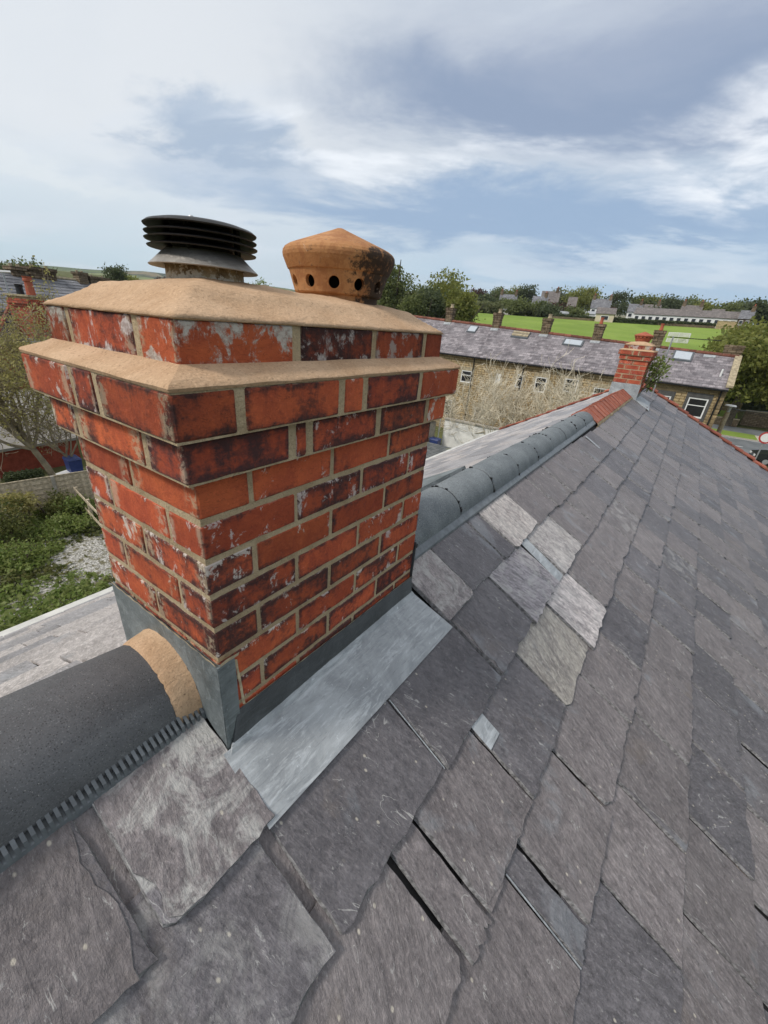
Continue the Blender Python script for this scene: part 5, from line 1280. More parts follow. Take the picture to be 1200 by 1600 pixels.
low_wall('grey stone wall along the top of the playing field under the long hedge', [pol(862, 151.2), pol(940, 151.2), pol(1020, 151.2), pol(1112, 151.2)], 0.7, M_stone_dark, 0.5, cop=False)
low_wall('short brown brick wall at the right end of the long hedge', [pol(1113, 150), pol(1142, 150)], 1.9, M_stone, 0.4)
# long low white building behind the hedge
def gable_house(label, p, q, depth, ez, rise, wall, roof, name='house', chim=0, cat='house', wins=0, hip=0.0, wmat=None, group=None, gable_front=False, dormer=False, zb=None):
    """a house whose long side runs from p to q, facing the camera; ez = eaves height above ground"""
    p, q = Vector(p), Vector(q); c = (p+q)/2; zb = ground_z(c.x, c.y) if zb is None else zb; d = (q-p); d.z = 0; ln = d.length; d.normalize()
    n = Vector((-d.y, d.x, 0));  n = n if n.dot(c-CAM) > 0 else -n       # n points away from us
    c.z = zb; t = thing(name, label, cat, c, group=group)
    f = lambda a, b, z: d*(a-ln/2)+n*b+Vector((0, 0, z))
    mb = MB(); mb.hexa([f(0, 0, -1.2), f(ln, 0, -1.2), f(ln, depth, -1.2), f(0, depth, -1.2), f(0, 0, ez), f(ln, 0, ez), f(ln, depth, ez), f(0, depth, ez)])
    if hip == 0:
        for a in (0.001, ln-0.001): mb.put([f(a, 0, ez), f(a, depth, ez), f(a, depth/2, ez+rise)], [(0, 1, 2)])
    mb.build('wall', wall, t)
    mb = MB(); o = 0.25; k = rise/(depth/2)*o; th = Vector((0, 0, 0.12))
    r0, r1 = f(-o+hip, depth/2, ez+rise), f(ln+o-hip, depth/2, ez+rise)
    a0, a1, b0, b1 = f(-o, -o, ez-k), f(ln+o, -o, ez-k), f(-o, depth+o, ez-k), f(ln+o, depth+o, ez-k)
    for qd in ((a0, a1, r1, r0), (b1, b0, r0, r1)): mb.hexa([v for v in qd]+[v+th for v in qd])
    if hip: mb.put([a0+th, r0+th, b0+th], [(0, 1, 2)]); mb.put([a1+th, b1+th, r1+th], [(0, 1, 2)])
    rf = mb.build('roof', roof, t)
    rg = random.Random(int(ln*100))
    for i in range(chim):
        a = ln*(0.06+0.88*i/max(1, chim-1)) if chim > 1 else ln*0.85
        mb = MB(); pc = f(a, depth/2, ez+rise-0.5); mb.box(pc-Vector((0.45, 0.45, 0)), pc+Vector((0.45, 0.45, 1.7))); mb.box(pc+Vector((-0.52, -0.52, 1.5)), pc+Vector((0.52, 0.52, 1.62))); ch = mb.build('chimney', M_stone_dark, rf)
        mb = MB()
        for s in (-0.2, 0.2): mb.tube([pc+Vector((s, 0, 1.7)), pc+Vector((s, 0, 2.2))], 0.13, 8)
        mb.build('pots', M_pot_red, ch)
    for i in range(wins):
        a = ln*(i+0.5)/wins
        for z in ([ez-1.7] if ez < 3.6 else [ez-1.7, ez-4.3]):
            mb = MB(); wd = min(1.1, ln/wins*0.3); mb.box((-wd, -0.05, 0), (wd, 0.03, 1.2), Matrix.Translation(f(a, -0.02, z)) @ Matrix((d, n, Vector((0, 0, 1)))).transposed().to_4x4()); wi = mb.build('window', M_white, t)
            mb = MB(); mb.box((-wd*0.85, -0.07, 0.12), (wd*0.85, -0.055, 1.08), Matrix.Translation(f(a, -0.02, z)) @ Matrix((d, n, Vector((0, 0, 1)))).transposed().to_4x4()); mb.build('pane', M_pane, wi)
    return t
def ph(px0, px1, hd): return pol(px0, hd), pol(px1, hd)
def top_h(px, py, hd): return at(px, py, hd).z-ground_z(*gpt(px, hd).xy)
a_, b_ = ph(984, 1142, 166); gable_house('very long low white building with a brown-grey roof behind the hedge', a_, b_, 9, 2.7, 1.9, M_white, M_farbrown, wins=14)
HS = [  # left px, right px, top y, distance, wall, roof, chimneys, windows, label
 (776, 801, 459, 205, M_stone, M_farslate2, 2, 2, 'dark roofed stone house among bushes, left end of the far houses'),
 (826, 848, 462, 196, M_cream, M_farslate2, 1, 2, 'low cream house in front of a bigger house, above the white sheds'),
 (838, 864, 454, 212, M_cream, M_farbrown, 1, 2, 'big cream house with a broad brown roof on the skyline'),
 (880, 892, 463, 200, M_stone, M_farbrown, 0, 1, 'narrow stone gabled house left of the tall olive tree'),
 (916, 944, 466, 208, M_white, M_farslate2, 2, 3, 'white-walled dark roofed pair of houses left of centre on the skyline'),
 (927, 955, 480, 178, M_cream, M_farbrown, 0, 1, 'tan bungalow at the left end of the long hedge'),
 (973, 993, 474, 206, M_white, M_farslate2, 1, 2, 'white house with a dark roof above the left end of the long building'),
 (996, 1020, 475, 210, M_white, M_farbrown, 1, 2, 'white house half hidden behind bushy trees above the long building'),
 (1052, 1082, 476, 196, M_cream, M_farbrown, 2, 2, 'tan stone house with a light gable above the middle of the long building'),
 (1099, 1116, 482, 198, M_cream, M_farbrown, 0, 1, 'small tan gabled house above the right part of the long building'),
 (1143, 1162, 484, 190, M_stone_dark, M_farslate2, 1, 2, 'dark stone house at the right end of the long building')]
for (x0, x1, ty, hd, wm_, rm_, ch, wi, lb) in HS:
    hd -= 28
    p, q = ph(x0, x1, hd); H = top_h((x0+x1)/2, ty, hd); gable_house(lb, p, q, max(5.5, (q-p).length*0.7), H*0.58, H*0.42, wm_, rm_, chim=ch, wins=wi)
for (x0, x1, ty, hd, lb) in ((783, 806, 483, 165, 'white glasshouse-like shed left of the round bush at the field edge'), (808, 835, 484, 166, 'pale shed row right of the round bush at the field edge'), (868, 884, 486, 163, 'white hut at the corner of the field'), (908, 925, 486, 172, 'white garage left of the tan bungalow')):
    p, q = ph(x0, x1, hd); H = max(1.4, top_h((x0+x1)/2, ty, hd)); gable_house(lb, p, q, 4, H*0.7, H*0.3, M_white, M_galv, cat='shed', name='shed')
TR = [  # px, top y, half width px, distance, material, label
 (743, 451, 17, 185, M_leaf_bronze, 'bronze purple tree just right of the two big trees'), (762, 458, 11, 178, M_leaf_dark, 'dark upright tree beside the bronze one'),
 (757, 473, 9, 160, M_leaf_pale, 'pale small tree at the left corner of the playing field'), (783, 447, 14, 225, M_leaf_green, 'green tree behind the dark roofed stone house'),
 (802, 446, 14, 228, M_leaf_olive, 'yellow-olive tree on the skyline left of a dark one'), (818, 445, 10, 222, M_leaf_dark, 'dark tall tree left of the big cream house'),
 (809, 471, 10, 160, M_leaf_green, 'round bush-like tree at the field edge between the sheds'), (842, 473, 11, 162, M_leaf_green, 'round green tree in front of the cream house'),
 (857, 479, 10, 158, M_leaf_dark, 'low dark round tree at the field edge right of the sheds'), (792, 470, 12, 175, M_leaf_green, 'bushes below the dark roofed stone house'),
 (872, 446, 12, 215, M_leaf_pale, 'thin pale tree on the skyline right of the big cream house'), (888, 447, 11, 218, M_leaf_green, 'green tree behind the narrow gabled house'),
 (908, 441, 18, 195, M_leaf_olive, 'tallest olive green tree on the skyline'), (868, 474, 8, 170, M_leaf_bronze, 'reddish small tree beside the white hut'),
 (953, 450, 19, 205, M_leaf_dark, 'broad dark green tree right of the tallest olive tree'), (984, 456, 15, 214, M_leaf_green, 'mid green tree behind the white houses'),
 (1008, 457, 14, 216, M_leaf_olive, 'olive tree behind the half hidden white house'), (1038, 461, 17, 186, M_leaf_dark, 'dark spreading tree left of the tan stone house'),
 (1072, 461, 14, 222, M_leaf_green, 'blue-green tree behind the tan stone house'), (1098, 473, 15, 200, M_leaf_olive, 'brownish rounded tree right of the tan stone house'),
 (1126, 469, 17, 190, M_leaf_green, 'rounded green tree above the right end of the long building'), (1150, 474, 12, 212, M_leaf_olive, 'light olive tree behind the dark stone house'),
 (1176, 469, 15, 172, M_leaf_dark, 'dark conifer-like tree above the big olive tree by the road'), (1199, 472, 12, 176, M_leaf_green, 'tree cut by the right edge of the picture'),
 (940, 476, 7, 190, M_leaf_bronze, 'small dark red tree behind the tan bungalow'), (1018, 481, 9, 178, M_leaf_dark, 'small dark tree behind the left part of the long building'),
 (897, 484, 9, 168, M_leaf_green, 'low bush at the corner of the field by the white hut'), (774, 484, 7, 158, M_leaf_pale, 'pale bush at the left end of the white sheds')]
for i, (px, ty, hw, hd, mt, lb) in enumerate(TR):
    hd += 22 if (ty < 466 and hd > 180) else 0; b = gpt(px, hd); H = max(2.5, top_at(px, ty, b)); rx = hw*hd/F_PX*1.3; b = gpt(px-4, hd)
    tree(lb, b, H, rx, min(H*0.48, rx*1.15), mt, 100+i, 3800, 0.26+hd*0.0007, lobes=9)
# the two big trees behind the terrace and the shrubs at their feet
for (px, ty, hw, hd, mt, sd_, rzf, lb, lf, nl) in ((681, 419, 50, 78, M_leaf_olive, 31, 1.15, 'big rounded olive green tree behind the terrace, right of the pair', 0.22, 26000), (617, 402, 36, 74, M_leaf_green, 32, 1.6, 'taller loose feathery tree behind the terrace, next to the terracotta pot', 0.19, 15000),
                                       (664, 446, 24, 70, M_leaf_dark, 33, 1.1, 'darker lower tree between the two big trees', 0.21, 9000), (716, 452, 20, 72, M_leaf_olive, 34, 1.3, 'bushy tree at the right foot of the big rounded tree', 0.2, 7000), (646, 462, 16, 68, M_leaf_green, 35, 1.0, 'light green bush below the feathery tree', 0.18, 5000)):
    b = gpt(px, hd); H = top_at(px, ty, b); rx = hw*hd/F_PX*1.12
    tree(lb, b, H, rx, min(H*0.5, rx*rzf), mt, sd_, nl, lf, lobes=14)
# tree, hedge and things by the road
b = gpt(1197, 64); tree('big spreading olive tree beyond the road at the right edge', b, at(1190, 497, 64).z-b.z, 6.4, 4.7, M_leaf_olive, 41, 30000, 0.22, lobes=20)
b = gpt(1172, 68); tree('smaller tree filling the lower left of the big roadside tree', b, 7.0, 3.6, 3.0, M_leaf_olive, 43, 10000, 0.2, lobes=10)
hedge('tall dark hedge in the shade under the roadside tree', (72.5, -4.6, 0), (72.5, -16, 0), 4.2, 3.0, M_leaf_dark, 6, 14000, 0.20)
hedge('dark shrubs behind the end house beside the small lawn', (73.5, 6, 0), (73.0, -4.5, 0), 3.3, 2.6, M_leaf_dark, 9, 10000, 0.20)
pb = Vector((37.2, -3.75, -7.8)); t = thing('telegraph_pole', 'pale pole with a flat white cap behind the end house gable', 'pole', pb); zt = at(1142, 634, 37.4).z-pb.z
mb = MB(); mb.tube([(0, 0, -0.3), (0, 0, zt-0.45)], [0.17, 0.14], 10); mb.build('post', M_coping, t)
mb = MB(); mb.tube([(0, 0, zt-0.45), (0, 0, zt-0.05)], [0.09, 0.13], 10); mb.build('bracket', M_galv, t)
mb = MB(); mb.tube([(0, 0, zt-0.05), (0, 0, zt+0.03)], [0.34, 0.30], 14); mb.build('cap', M_white, t)
for i, (q, sg) in enumerate((((62, -14, -3.0), 0.7), ((60, -26, -2.2), 1.0), ((46, -30, -3.4), 0.9))):
    A, B = pb+Vector((0, 0, zt-0.2)), Vector(q); mb = MB(); mb.tube([A.lerp(B, k/10)-Vector((0, 0, sg*4*(k/10)*(1-k/10))) for k in range(11)], 0.012, 4)
    o = mb.build('telephone_wire', M_black, org=A); tag(o, ('highest thin wire running right from the capped pole', 'middle thin wire running right from the capped pole', 'lowest thin wire sagging right from the capped pole')[i], 'wire', 'wires from the pole')
sb = onz(1180, 722, -7.8); sb = at(1181, 716, 36.5); sb.z = -7.8; zc = at(1197, 684, 36.5)
t = thing('road_sign', 'round white road sign with a red ring at the right edge', 'road sign', sb)
c0 = Vector((0, 0, zc.z+7.8)); mb = MB(); mb.tube([(0, 0, -0.2), c0+Vector((0.04, 0, 0.3))], 0.038, 8); mb.build('post', M_galv, t)
n_s = Vector((-1, 0.05, 0)).normalized(); mb = MB(); mb.tube([c0+n_s*0.03, c0+n_s*0.05], 0.37, 32); pl = mb.build('plate', M_redsign, t)
mb = MB(); mb.tube([c0+n_s*0.045, c0+n_s*0.054], 0.275, 32); mb.build('face', M_white, pl)
cb = Vector((45.2, -9.2, -7.8)); t = thing('parked_car', 'dark parked car cut off by the roof verge at the right edge', 'car', cb, R(96))
def car(t, paint):
    L2, W2 = 2.1, 0.86
    mb = MB(); prof = [(-L2, 0.35), (-L2, 0.85), (-L2*0.92, 0.98), (-L2*0.35, 1.02), (L2*0.55, 1.0), (L2*0.98, 0.80), (L2, 0.38)]
    for s in (1,):
        n = len(prof); vs = [(x, -W2, z) for x, z in prof]+[(x, W2, z) for x, z in prof]
        mb.put(vs, [tuple(range(n)), tuple(reversed(range(n, 2*n)))]+[(i, n+i, n+(i+1) % n, (i+1) % n) for i in range(n)])
    mb.build('body', paint, t)
    mb = MB(); mb.hexa([Vector(p) for p in ((-1.75, -0.78, 1.0), (1.1, -0.78, 1.0), (1.1, 0.78, 1.0), (-1.75, 0.78, 1.0), (-1.3, -0.62, 1.46), (0.35, -0.62, 1.46), (0.35, 0.62, 1.46), (-1.3, 0.62, 1.46))]); gl = mb.build('window', M_pane, t)
    mb = MB(); mb.box((-1.3, -0.62, 1.455), (0.35, 0.62, 1.49)); mb.build('roof', paint, t)
    for x in (-1.3, 1.3):
        for y in (-0.8, 0.8):
            mb = MB(); mb.tube([(x, y-0.1, 0.32), (x, y+0.1, 0.32)], 0.32, 18); wl = mb.build('wheel', M_black, t); mb = MB(); mb.tube([(x, y-0.112, 0.32), (x, y+0.112, 0.32)], 0.2, 12); mb.build('rim', M_galv, wl)
    for y in (-0.6, 0.6):
        mb = MB(); mb.box((L2-0.16, y-0.17, 0.62), (L2+0.015, y+0.17, 0.76)); mb.build('headlight', M_white, t)
car(t, plain('dark_car_paint', (0.02, 0.022, 0.025), 0.2, 0.05, spec=0.6))
b = gpt(737, 76.5); t = thing('lamp_post', 'thin dark lamp post at the left corner of the playing field', 'lamp post', b); zt = top_at(738, 487, b)
mb = MB(); mb.tube([(0, 0, -0.3), (0, 0, zt)], [0.10, 0.07], 8); mb.build('post', M_black, t); mb = MB(); mb.lathe([(0.02, zt), (0.16, zt+0.12), (0.13, zt+0.35), (0.02, zt+0.45)], n=10); mb.build('lamp_head', M_white, t)

# television aerial and weeds by the far stack
m0, m1 = at(1041, 556, 10.6), at(1052, 527, 10.6)
t = thing('tv_aerial', 'television aerial with a white grid reflector right of the far brick chimney', 'aerial', Vector((m0.x, m0.y, -0.75)))
o0 = Vector((m0.x, m0.y, -0.75)); loc = lambda p: Vector(p)-o0
mb = MB(); mb.tube([(0, 0, 0), loc(m0), loc(m1)+Vector((0, 0, 0.02))], 0.014, 8); mb.build('mast', M_galv, t)
ax = Vector((0.12, -1.0, 0.0)).normalized(); pc = loc(m1)
mb = MB(); mb.tube([pc-ax*0.06, pc+ax*0.78], 0.008, 6); mb.build('boom', M_black, t)
u_ = Vector((0, 0, 1)); sdv = ax.cross(u_).normalized()
vv = (u_*0.55+ax*0.0).normalized()
for k in range(12):
    q = pc+ax*(0.14+0.052*k); mb = MB(); mb.tube([q-sdv*0.06, q+sdv*0.06], 0.004, 4); mb.build('director', M_black, t)
for sg in (1, -1):
    g0 = pc+ax*0.02+u_*0.012*sg
    for k in range(4):
        a = g0+u_*sg*(0.012+0.020*k); mb = MB(); mb.tube([a-sdv*0.2-ax*0.10, a+sdv*0.02+ax*0.24], 0.006, 4); mb.build('reflector_bar', M_white, t)
    for e in (0, 0.5, 1):
        a = (g0-sdv*0.2-ax*0.10).lerp(g0+sdv*0.02+ax*0.24, e); mb = MB(); mb.tube([a, a+u_*sg*0.075], 0.007, 4); mb.build('reflector_frame', M_white, t)
b = Vector((8.9, -0.05, -0.55)); t = thing('wall_plant', 'leafy weed growing out of the side of the far brick chimney', 'plant', b)
mb, fm = MB(), MB(); rg = random.Random(12)
for i in range(9):
    p = Vector((rg.uniform(-0.3, 0.55), 0, rg.uniform(0.0, 0.35))); q = p+Vector((rg.uniform(-0.1, 0.2), -rg.uniform(0.05, 0.24), rg.uniform(0.25, 0.55))); mb.tube([p, p.lerp(q, 0.5)+Vector((0, -0.05, 0)), q], 0.006, 4)
    for j in range(46):
        u = rg.uniform(0.2, 1.1); c = p.lerp(q, u)+Vector((rg.gauss(0, 0.06), rg.gauss(0, 0.05), rg.gauss(0, 0.06))); leaf_quad(fm, c, rg.uniform(0.018, 0.04), rg)
mb.build('stem', M_bark, t); fm.build('foliage', M_weed, t)

# ------------------------------------------------------------------ garden and neighbours on the left
g_ = G('white_gravel', 0.9, 0.2); c_ = g_.coord(); vo_ = g_.n('ShaderNodeTexVoronoi', Vector=c_, Scale=16.0); n_ = g_.noise(c_, 0.75, 5.0, 0.65, 0.4); n2_ = g_.noise(c_, 4.0, 5.0, 0.7)
r_ = g_.n('ShaderNodeSeparateColor', i0=vo_.outputs['Color']).outputs[0]
gc_ = g_.mix(r_, (0.24, 0.23, 0.21), (0.60, 0.585, 0.55)); gc_ = g_.mix(g_.rng(vo_.outputs['Distance'], 0.4, 0.7, 0, 0.55), gc_, (0.2, 0.19, 0.16))
gc_ = g_.mix(g_.rng(n2_, 0.50, 0.60), gc_, (0.15, 0.14, 0.085))
g_.base(gc_); g_.bump(g_.math('SUBTRACT', 1.0, vo_.outputs['Distance']), 0.8, 0.05); M_gravel = g_.m
mb = MB(); P = [[(-4+18*i/12, 8.0+11.6*j/10, -7.8+0.03+0.05*nz3(i*0.7, j*0.7, 1)) for i in range(13)] for j in range(11)]
mb.grid(P); mb.build('gravel', M_gravel, kind='structure', smooth=True)
F0, F1 = onz(0, 819, -7.8), onz(126, 793, -7.8)
fd = (F1-F0).normalized(); fn = Vector((fd.y, -fd.x, 0))
if fn.dot(CAM-F0) < 0: fn = -fn
f_start = F0-fd*6; PL = 2.0
nP = 7; base_f = f_start.copy()
fence = thing('garden_fence', 'weathered timber board fence with concrete posts across the garden', 'fence', base_f, math.atan2(fd.y, fd.x))
sl_me = None; fh = 1.55
mbp = MB(); mbp.box((-0.06, -0.06, 0), (0.06, 0.06, fh+0.12)); post_me = mbp.mesh('post', M_concrete)
rgf = random.Random(2); pool_s = []
for k in range(4):
    mb = MB(); n = 10; P0 = []
    lo = [(2.0-0.14)*i/n for i in range(n+1)]; h = 0.22
    front = [[(x, -0.012-0.010*nz3(x*2, k*3, 1), 0.01*nz3(x*1.5, k*7, 2)) for x in lo], [(x, -0.006-0.012*nz3(x*1.7, k*3, 5), h+0.012*nz3(x*1.6, k*9, 6)) for x in lo]]
    back = [[(x, y+0.014, z) for x, y, z in r_] for r_ in front]
    mb.grid(front); mb.grid([back[1], back[0]]); mb.grid([front[1], back[1]]); mb.grid([back[0], front[0]]); pool_s.append(mb.mesh('board', M_timber))
total = int(((F1-F0).length+6+4)/PL)
for i in range(total+1):
    link('post', post_me, fence, (i*PL, 0, -0.1))
    if i < total:
        for j in range(7):
            o = link('board', rgf.choice(pool_s), fence, (i*PL+0.07, 0.0, 0.05+j*0.212)); o.rotation_euler = (R(-6), rgf.uniform(-0.006, 0.006), 0); t = rgf.uniform(0.8, 1.2); o.color = (t, t, t, 1)
        mb = MB(); mb.box((i*PL+0.07, -0.02, fh-0.01), ((i+1)*PL-0.07, 0.03, fh+0.03)); mb.build('rail', M_timber, fence)
q0, q1 = onz(128, 797, -7.8), onz(165, 838, -7.8)
dd = (q1-q0); L_ = dd.length+3; f2 = thing('rail_fence', 'low pale rail fence running from the board fence towards the house', 'fence', q0, math.atan2(dd.y, dd.x))
for i in range(int(L_/1.6)+1):
    mb = MB(); mb.box((i*1.6-0.05, -0.05, -0.1), (i*1.6+0.05, 0.05, 1.05)); mb.build('post', M_timber, f2)
for z in (0.42, 0.92):
    mb = MB(); mb.box((-0.1, -0.075, z), (L_, -0.05, z+0.13)); mb.build('rail', M_timber, f2)
# ground cover: leafy weeds thick over most of the garden, thin where the white gravel shows
mb, md = MB(), MB(); rg = random.Random(77); n = 0
while n < 34000:
    x, y = rg.uniform(-2.5, 9.5), rg.uniform(9.5, 20.2)
    p = Vector((x, y, 0)); along = (p-F0).dot(fn)
    if along < 0.1: continue
    v = nz3(x*0.33, y*0.33, 4.2)+0.55*nz3(x*0.9, y*0.9, 1.5)+0.25*nz3(x*2.4, y*2.4, 8)
    bare = math.exp(-((x-4.6)/2.3)**2-((y-14.6)/1.15)**2)*0.85+math.exp(-((x-1.9)/1.3)**2-((y-12.8)/0.6)**2)*0.5+math.exp(-((x-3.6)/1.6)**2-((y-16.6)/0.6)**2)*0.25
    v += 0.46-bare+max(0, 0.5-0.4*abs(along-1.0))
    if rg.random() > max(0.015, min(1, (v-0.05)*2.2)): continue
    hgt = 0.10+0.35*max(0, v-0.2)*rg.random()
    for _ in range(2):
        leaf_quad(md if nz3(x*0.6, y*0.6, 9) > 0.16 else mb, Vector((x+rg.gauss(0, .05), y+rg.gauss(0, .05), -7.78+hgt*rg.random()**0.5)), rg.uniform(0.045, 0.10), rg, 0.45); n += 1
mb.build('ground_cover', M_weed, kind='stuff'); md.build('dark_ground_cover', M_weed_dark, kind='stuff')
for i, (px, py, rx, rz, mt, lb) in enumerate(((12, 845, 1.1, 0.85, M_weed_dark, 'dark weedy shrub at the left edge in front of the fence'), (44, 822, 0.8, 0.8, M_leaf_yellow, 'tall yellowing weeds leaning on the board fence'), (82, 812, 0.7, 0.75, M_weed_dark, 'brown-green weeds against the fence near its corner'), (30, 885, 0.9, 0.45, M_weed, 'bright green weed clump at the left of the gravel'), (132, 812, 0.8, 0.6, M_weed, 'green bush in the corner of the two fences'), (105, 838, 0.8, 0.4, M_weed, 'low green weeds between the fence and the white gravel'))):
    bush(lb, onz(px, py, -7.8), rx, rz, mt, 300+i, 1500, 0.055, cat='shrub', name='weed_shrub')
# bare leaning tree with a few yellow leaves at its head
tb = onz(92, 757, -7.8)
bare_tree('half bare leaning tree with yellowing leaves at the top, behind the fence', tb, 6.8, 17, M_twig2, stems=10, lev=4, lean=(-0.30, 0.02), spread=0.55, r=0.10, minr=0.009, kids=3, name='leaning_tree', cat='tree', leaves=(M_leaf_yellow, 15000, 0.055, 3.0), trunk_h=1.9)
bare_tree('second half bare tree crossing the leaning one, nearer the big chimney', onz(104, 752, -7.8)+Vector((0.5, 0.3, 0)), 4.2, 23, M_twig2, stems=6, lev=4, lean=(-0.05, 0.1), spread=0.6, r=0.06, minr=0.008, name='leaning_tree', cat='tree', leaves=(M_leaf_yellow, 1600, 0.045, 2.0), trunk_h=0.8)
hedge('clipped dark hedge behind the board fence', onz(14, 768, -7.8), onz(74, 760, -7.8), 0.95, 0.9, M_leaf_dark, 21, 4200, 0.05)
bin_('blue wheelie bin behind the fence, just left of the big chimney', onz(121, 747, -7.8), M_blue)
pb_ = onz(113, 748, -7.8); mb = MB(); mb.box((-0.75, -0.5, 0.0), (0.75, 0.5, 0.07)); o = mb.build('paving_slab', M_white); o.location = pb_+Vector((-0.2, -0.3, 0.30)); o.rotation_euler = (0.06, 0.03, 0.5); tag(o, 'white board lying on the ground beside the blue bin behind the fence', 'board')
# red garage with a pale roof behind the tree
g0, g1 = onz(-45, 757, -7.8), onz(128, 722, -7.8)
gd = (g1-g0).normalized()
t = gable_house('low red brick garage with a pale grey roof behind the leaning tree', g0, g1, 6.5, 1.45, 1.9, M_garage_red, plain('pale_sheet_roof', (0.33, 0.31, 0.285), 0.8, 0.2, 1.2), name='garage', cat='garage', zb=-7.8)
c = (g0+g1)/2; pd = onz(6, 742, -7.8)-Vector((c.x, c.y, -7.8))
an = Vector((-gd.y, gd.x, 0)); an = an if an.dot(c-CAM) < 0 else -an
Mx = Matrix.Translation(pd+an*0.12) @ Matrix((gd, -an, Vector((0, 0, 1)))).transposed().to_4x4()
mb = MB(); mb.box((-0.55, -0.04, 0.1), (0.55, 0.04, 1.38), Mx); dr = mb.build('door', M_white, t)
for s in (-0.28, 0.28):
    mb = MB(); mb.box((s-0.19, -0.06, 0.55), (s+0.19, -0.045, 1.2), Mx); mb.build('pane', M_concrete, dr)
# brick neighbour with hipped roof, and its tall stack
A = at(16, 476, 33); C0, C1 = at(-14, 540, 30.0), at(76, 536, 33.5); zE = min(C0.z, C1.z)
for c in (C0, C1): c.z = zE
back = (Vector((A.x, A.y, 0))-(Vector((C0.x, C0.y, 0))+Vector((C1.x, C1.y, 0)))/2)
B0, B1 = C0+back*2.6, C1+back*2.6; B0.z = B1.z = zE; A2 = A+back*0.9
bs = Vector((A.x, A.y, -7.8)); t = thing('hipped_house', 'hip roofed brick neighbour with red ridge tiles at the left edge', 'house', bs)
mb = MB(); ins = lambda p: p.lerp(Vector((A.x, A.y, p.z)), 0.06)
q = [ins(v) for v in (C0, C1, B1, B0)]; mb.hexa([Vector((v.x, v.y, -8.0)) for v in q]+[Vector((v.x, v.y, zE)) for v in q]); o = mb.build('wall', M_garage_red, t, org=bs); o.location = (0, 0, 0)
mb = MB(); mb.put([C0, C1, A, A2, B0, B1], [(0, 1, 2), (1, 5, 3, 2), (5, 4, 3), (4, 0, 2, 3), (1, 0, 4, 5)]); rf = mb.build('roof', M_farslate2, t, org=bs); rf.location = (0, 0, 0)
for (p, q_) in ((A, C0), (A, C1), (A, A2)):
    n = max(2, int((q_-p).length/0.34))
    for i in range(n):
        a, b = p.lerp(q_, i/n), p.lerp(q_, (i+0.94)/n); mb = MB(); mb.tube([a+Vector((0, 0, 0.02)), b+Vector((0, 0, 0.02))], 0.10, 6); o = mb.build('hip_tile', M_red_tile if q_ is not C1 else M_lead, rf, org=bs); o.location = (0, 0, 0); k = rnd.uniform(0.85, 1.2); o.color = (k, k*0.95, k*0.95, 1)
# slate courses standing out on the slope that faces us
for i in range(9):
    u0, u1 = i/9, (i+1)/9-0.004; nrm = (C1-C0).cross(A-C0).normalized(); nrm = nrm if nrm.z > 0 else -nrm
    a, b, c, d = C0.lerp(A, u0), C1.lerp(A, u0), C1.lerp(A, u1), C0.lerp(A, u1); mb = MB(); mb.hexa([a+nrm*0.005, b+nrm*0.005, c+nrm*0.002, d+nrm*0.002, a+nrm*0.055, b+nrm*0.055, c+nrm*0.012, d+nrm*0.012]); o = mb.build('slate_course', M_farslate2, rf, org=bs); o.location = (0, 0, 0)
k0 = at(56, 518, 32.0); k1 = at(34, 458, 32.0); hz = k1.z-k0.z
ks = Vector((k0.x, k0.y, k0.z-0.4)); t = thing('brick_chimney', 'tall slim red brick chimney with pots at the left edge, above the bare tree', 'chimney', ks, R(24))
hx, hy = 0.52, 0.72
mb = MB(); mb.box((-hx+0.01, -hy+0.01, -1.5), (hx-0.01, hy-0.01, hz+0.25)); mb.build('mortar_joints', M_joint, t)
RH = 0.125; nb = int((hz+0.2)/RH); bm_ = {}
for i in range(nb):
    z = 0.1+i*RH; off = 0.09 if i == nb-2 else (0.045 if i in (nb-3, nb-1) else 0)
    for side in range(4):
        half = hx if side % 2 == 0 else hy; ln_ = 2*half; n = 3 if side % 2 == 0 else 4; w_ = ln_/n; us2 = [(-half+w_*j, -half+w_*(j+1)) for j in range(n)]
        if i % 2: us2 = [(-half, -half+w_/2)]+[(-half+w_*(j+0.5), -half+w_*(j+1.5)) for j in range(n-1)]+[(half-w_/2, half)]
        for (ua, ub) in us2:
            key = (side % 2, round(ub-ua, 3))
            if key not in bm_:
                mb2 = MB(); q = ((ub-ua)/2-0.008, 0.03, RH/2-0.008) if side % 2 == 0 else (0.03, (ub-ua)/2-0.008, RH/2-0.008); mb2.box((-q[0], -q[1], -q[2]), q); bm_[key] = mb2.mesh('brick', M_brick2)
            u = (ua+ub)/2; fx = (hy if side % 2 == 0 else hx)+off-0.012; fx = fx if side < 2 else -fx
            o = link('brick', bm_[key], t, (u, fx, z) if side % 2 == 0 else (fx, u, z)); k = rnd.uniform(0.7, 1.1); o.color = (k, k, k, 1)
mb = MB(); mb.box((-hx-0.1, -hy-0.1, hz+0.25), (hx+0.1, hy+0.1, hz+0.34)); mb.build('flaunching', M_coping, t)
for y, h, r in ((-0.36, 0.9, 0.22), (0.34, 0.5, 0.19)):
    mb = MB(); mb.lathe([(r, 0), (r*0.85, h*0.7), (r*1.05, h*0.75), (r*1.05, h*0.85), (r*0.9, h*0.88), (r*1.1, h), (r*0.7, h), (r*0.6, h*0.3)], (0, y, hz+0.33), 14); mb.build('pot', M_pot_red if h > 0.6 else M_black, t)
mb = MB(); mb.box((-hx-0.06, -hy-0.06, -0.5), (hx+0.06, hy+0.06, 0.06)); mb.build('lead_flashing', M_lead, t)
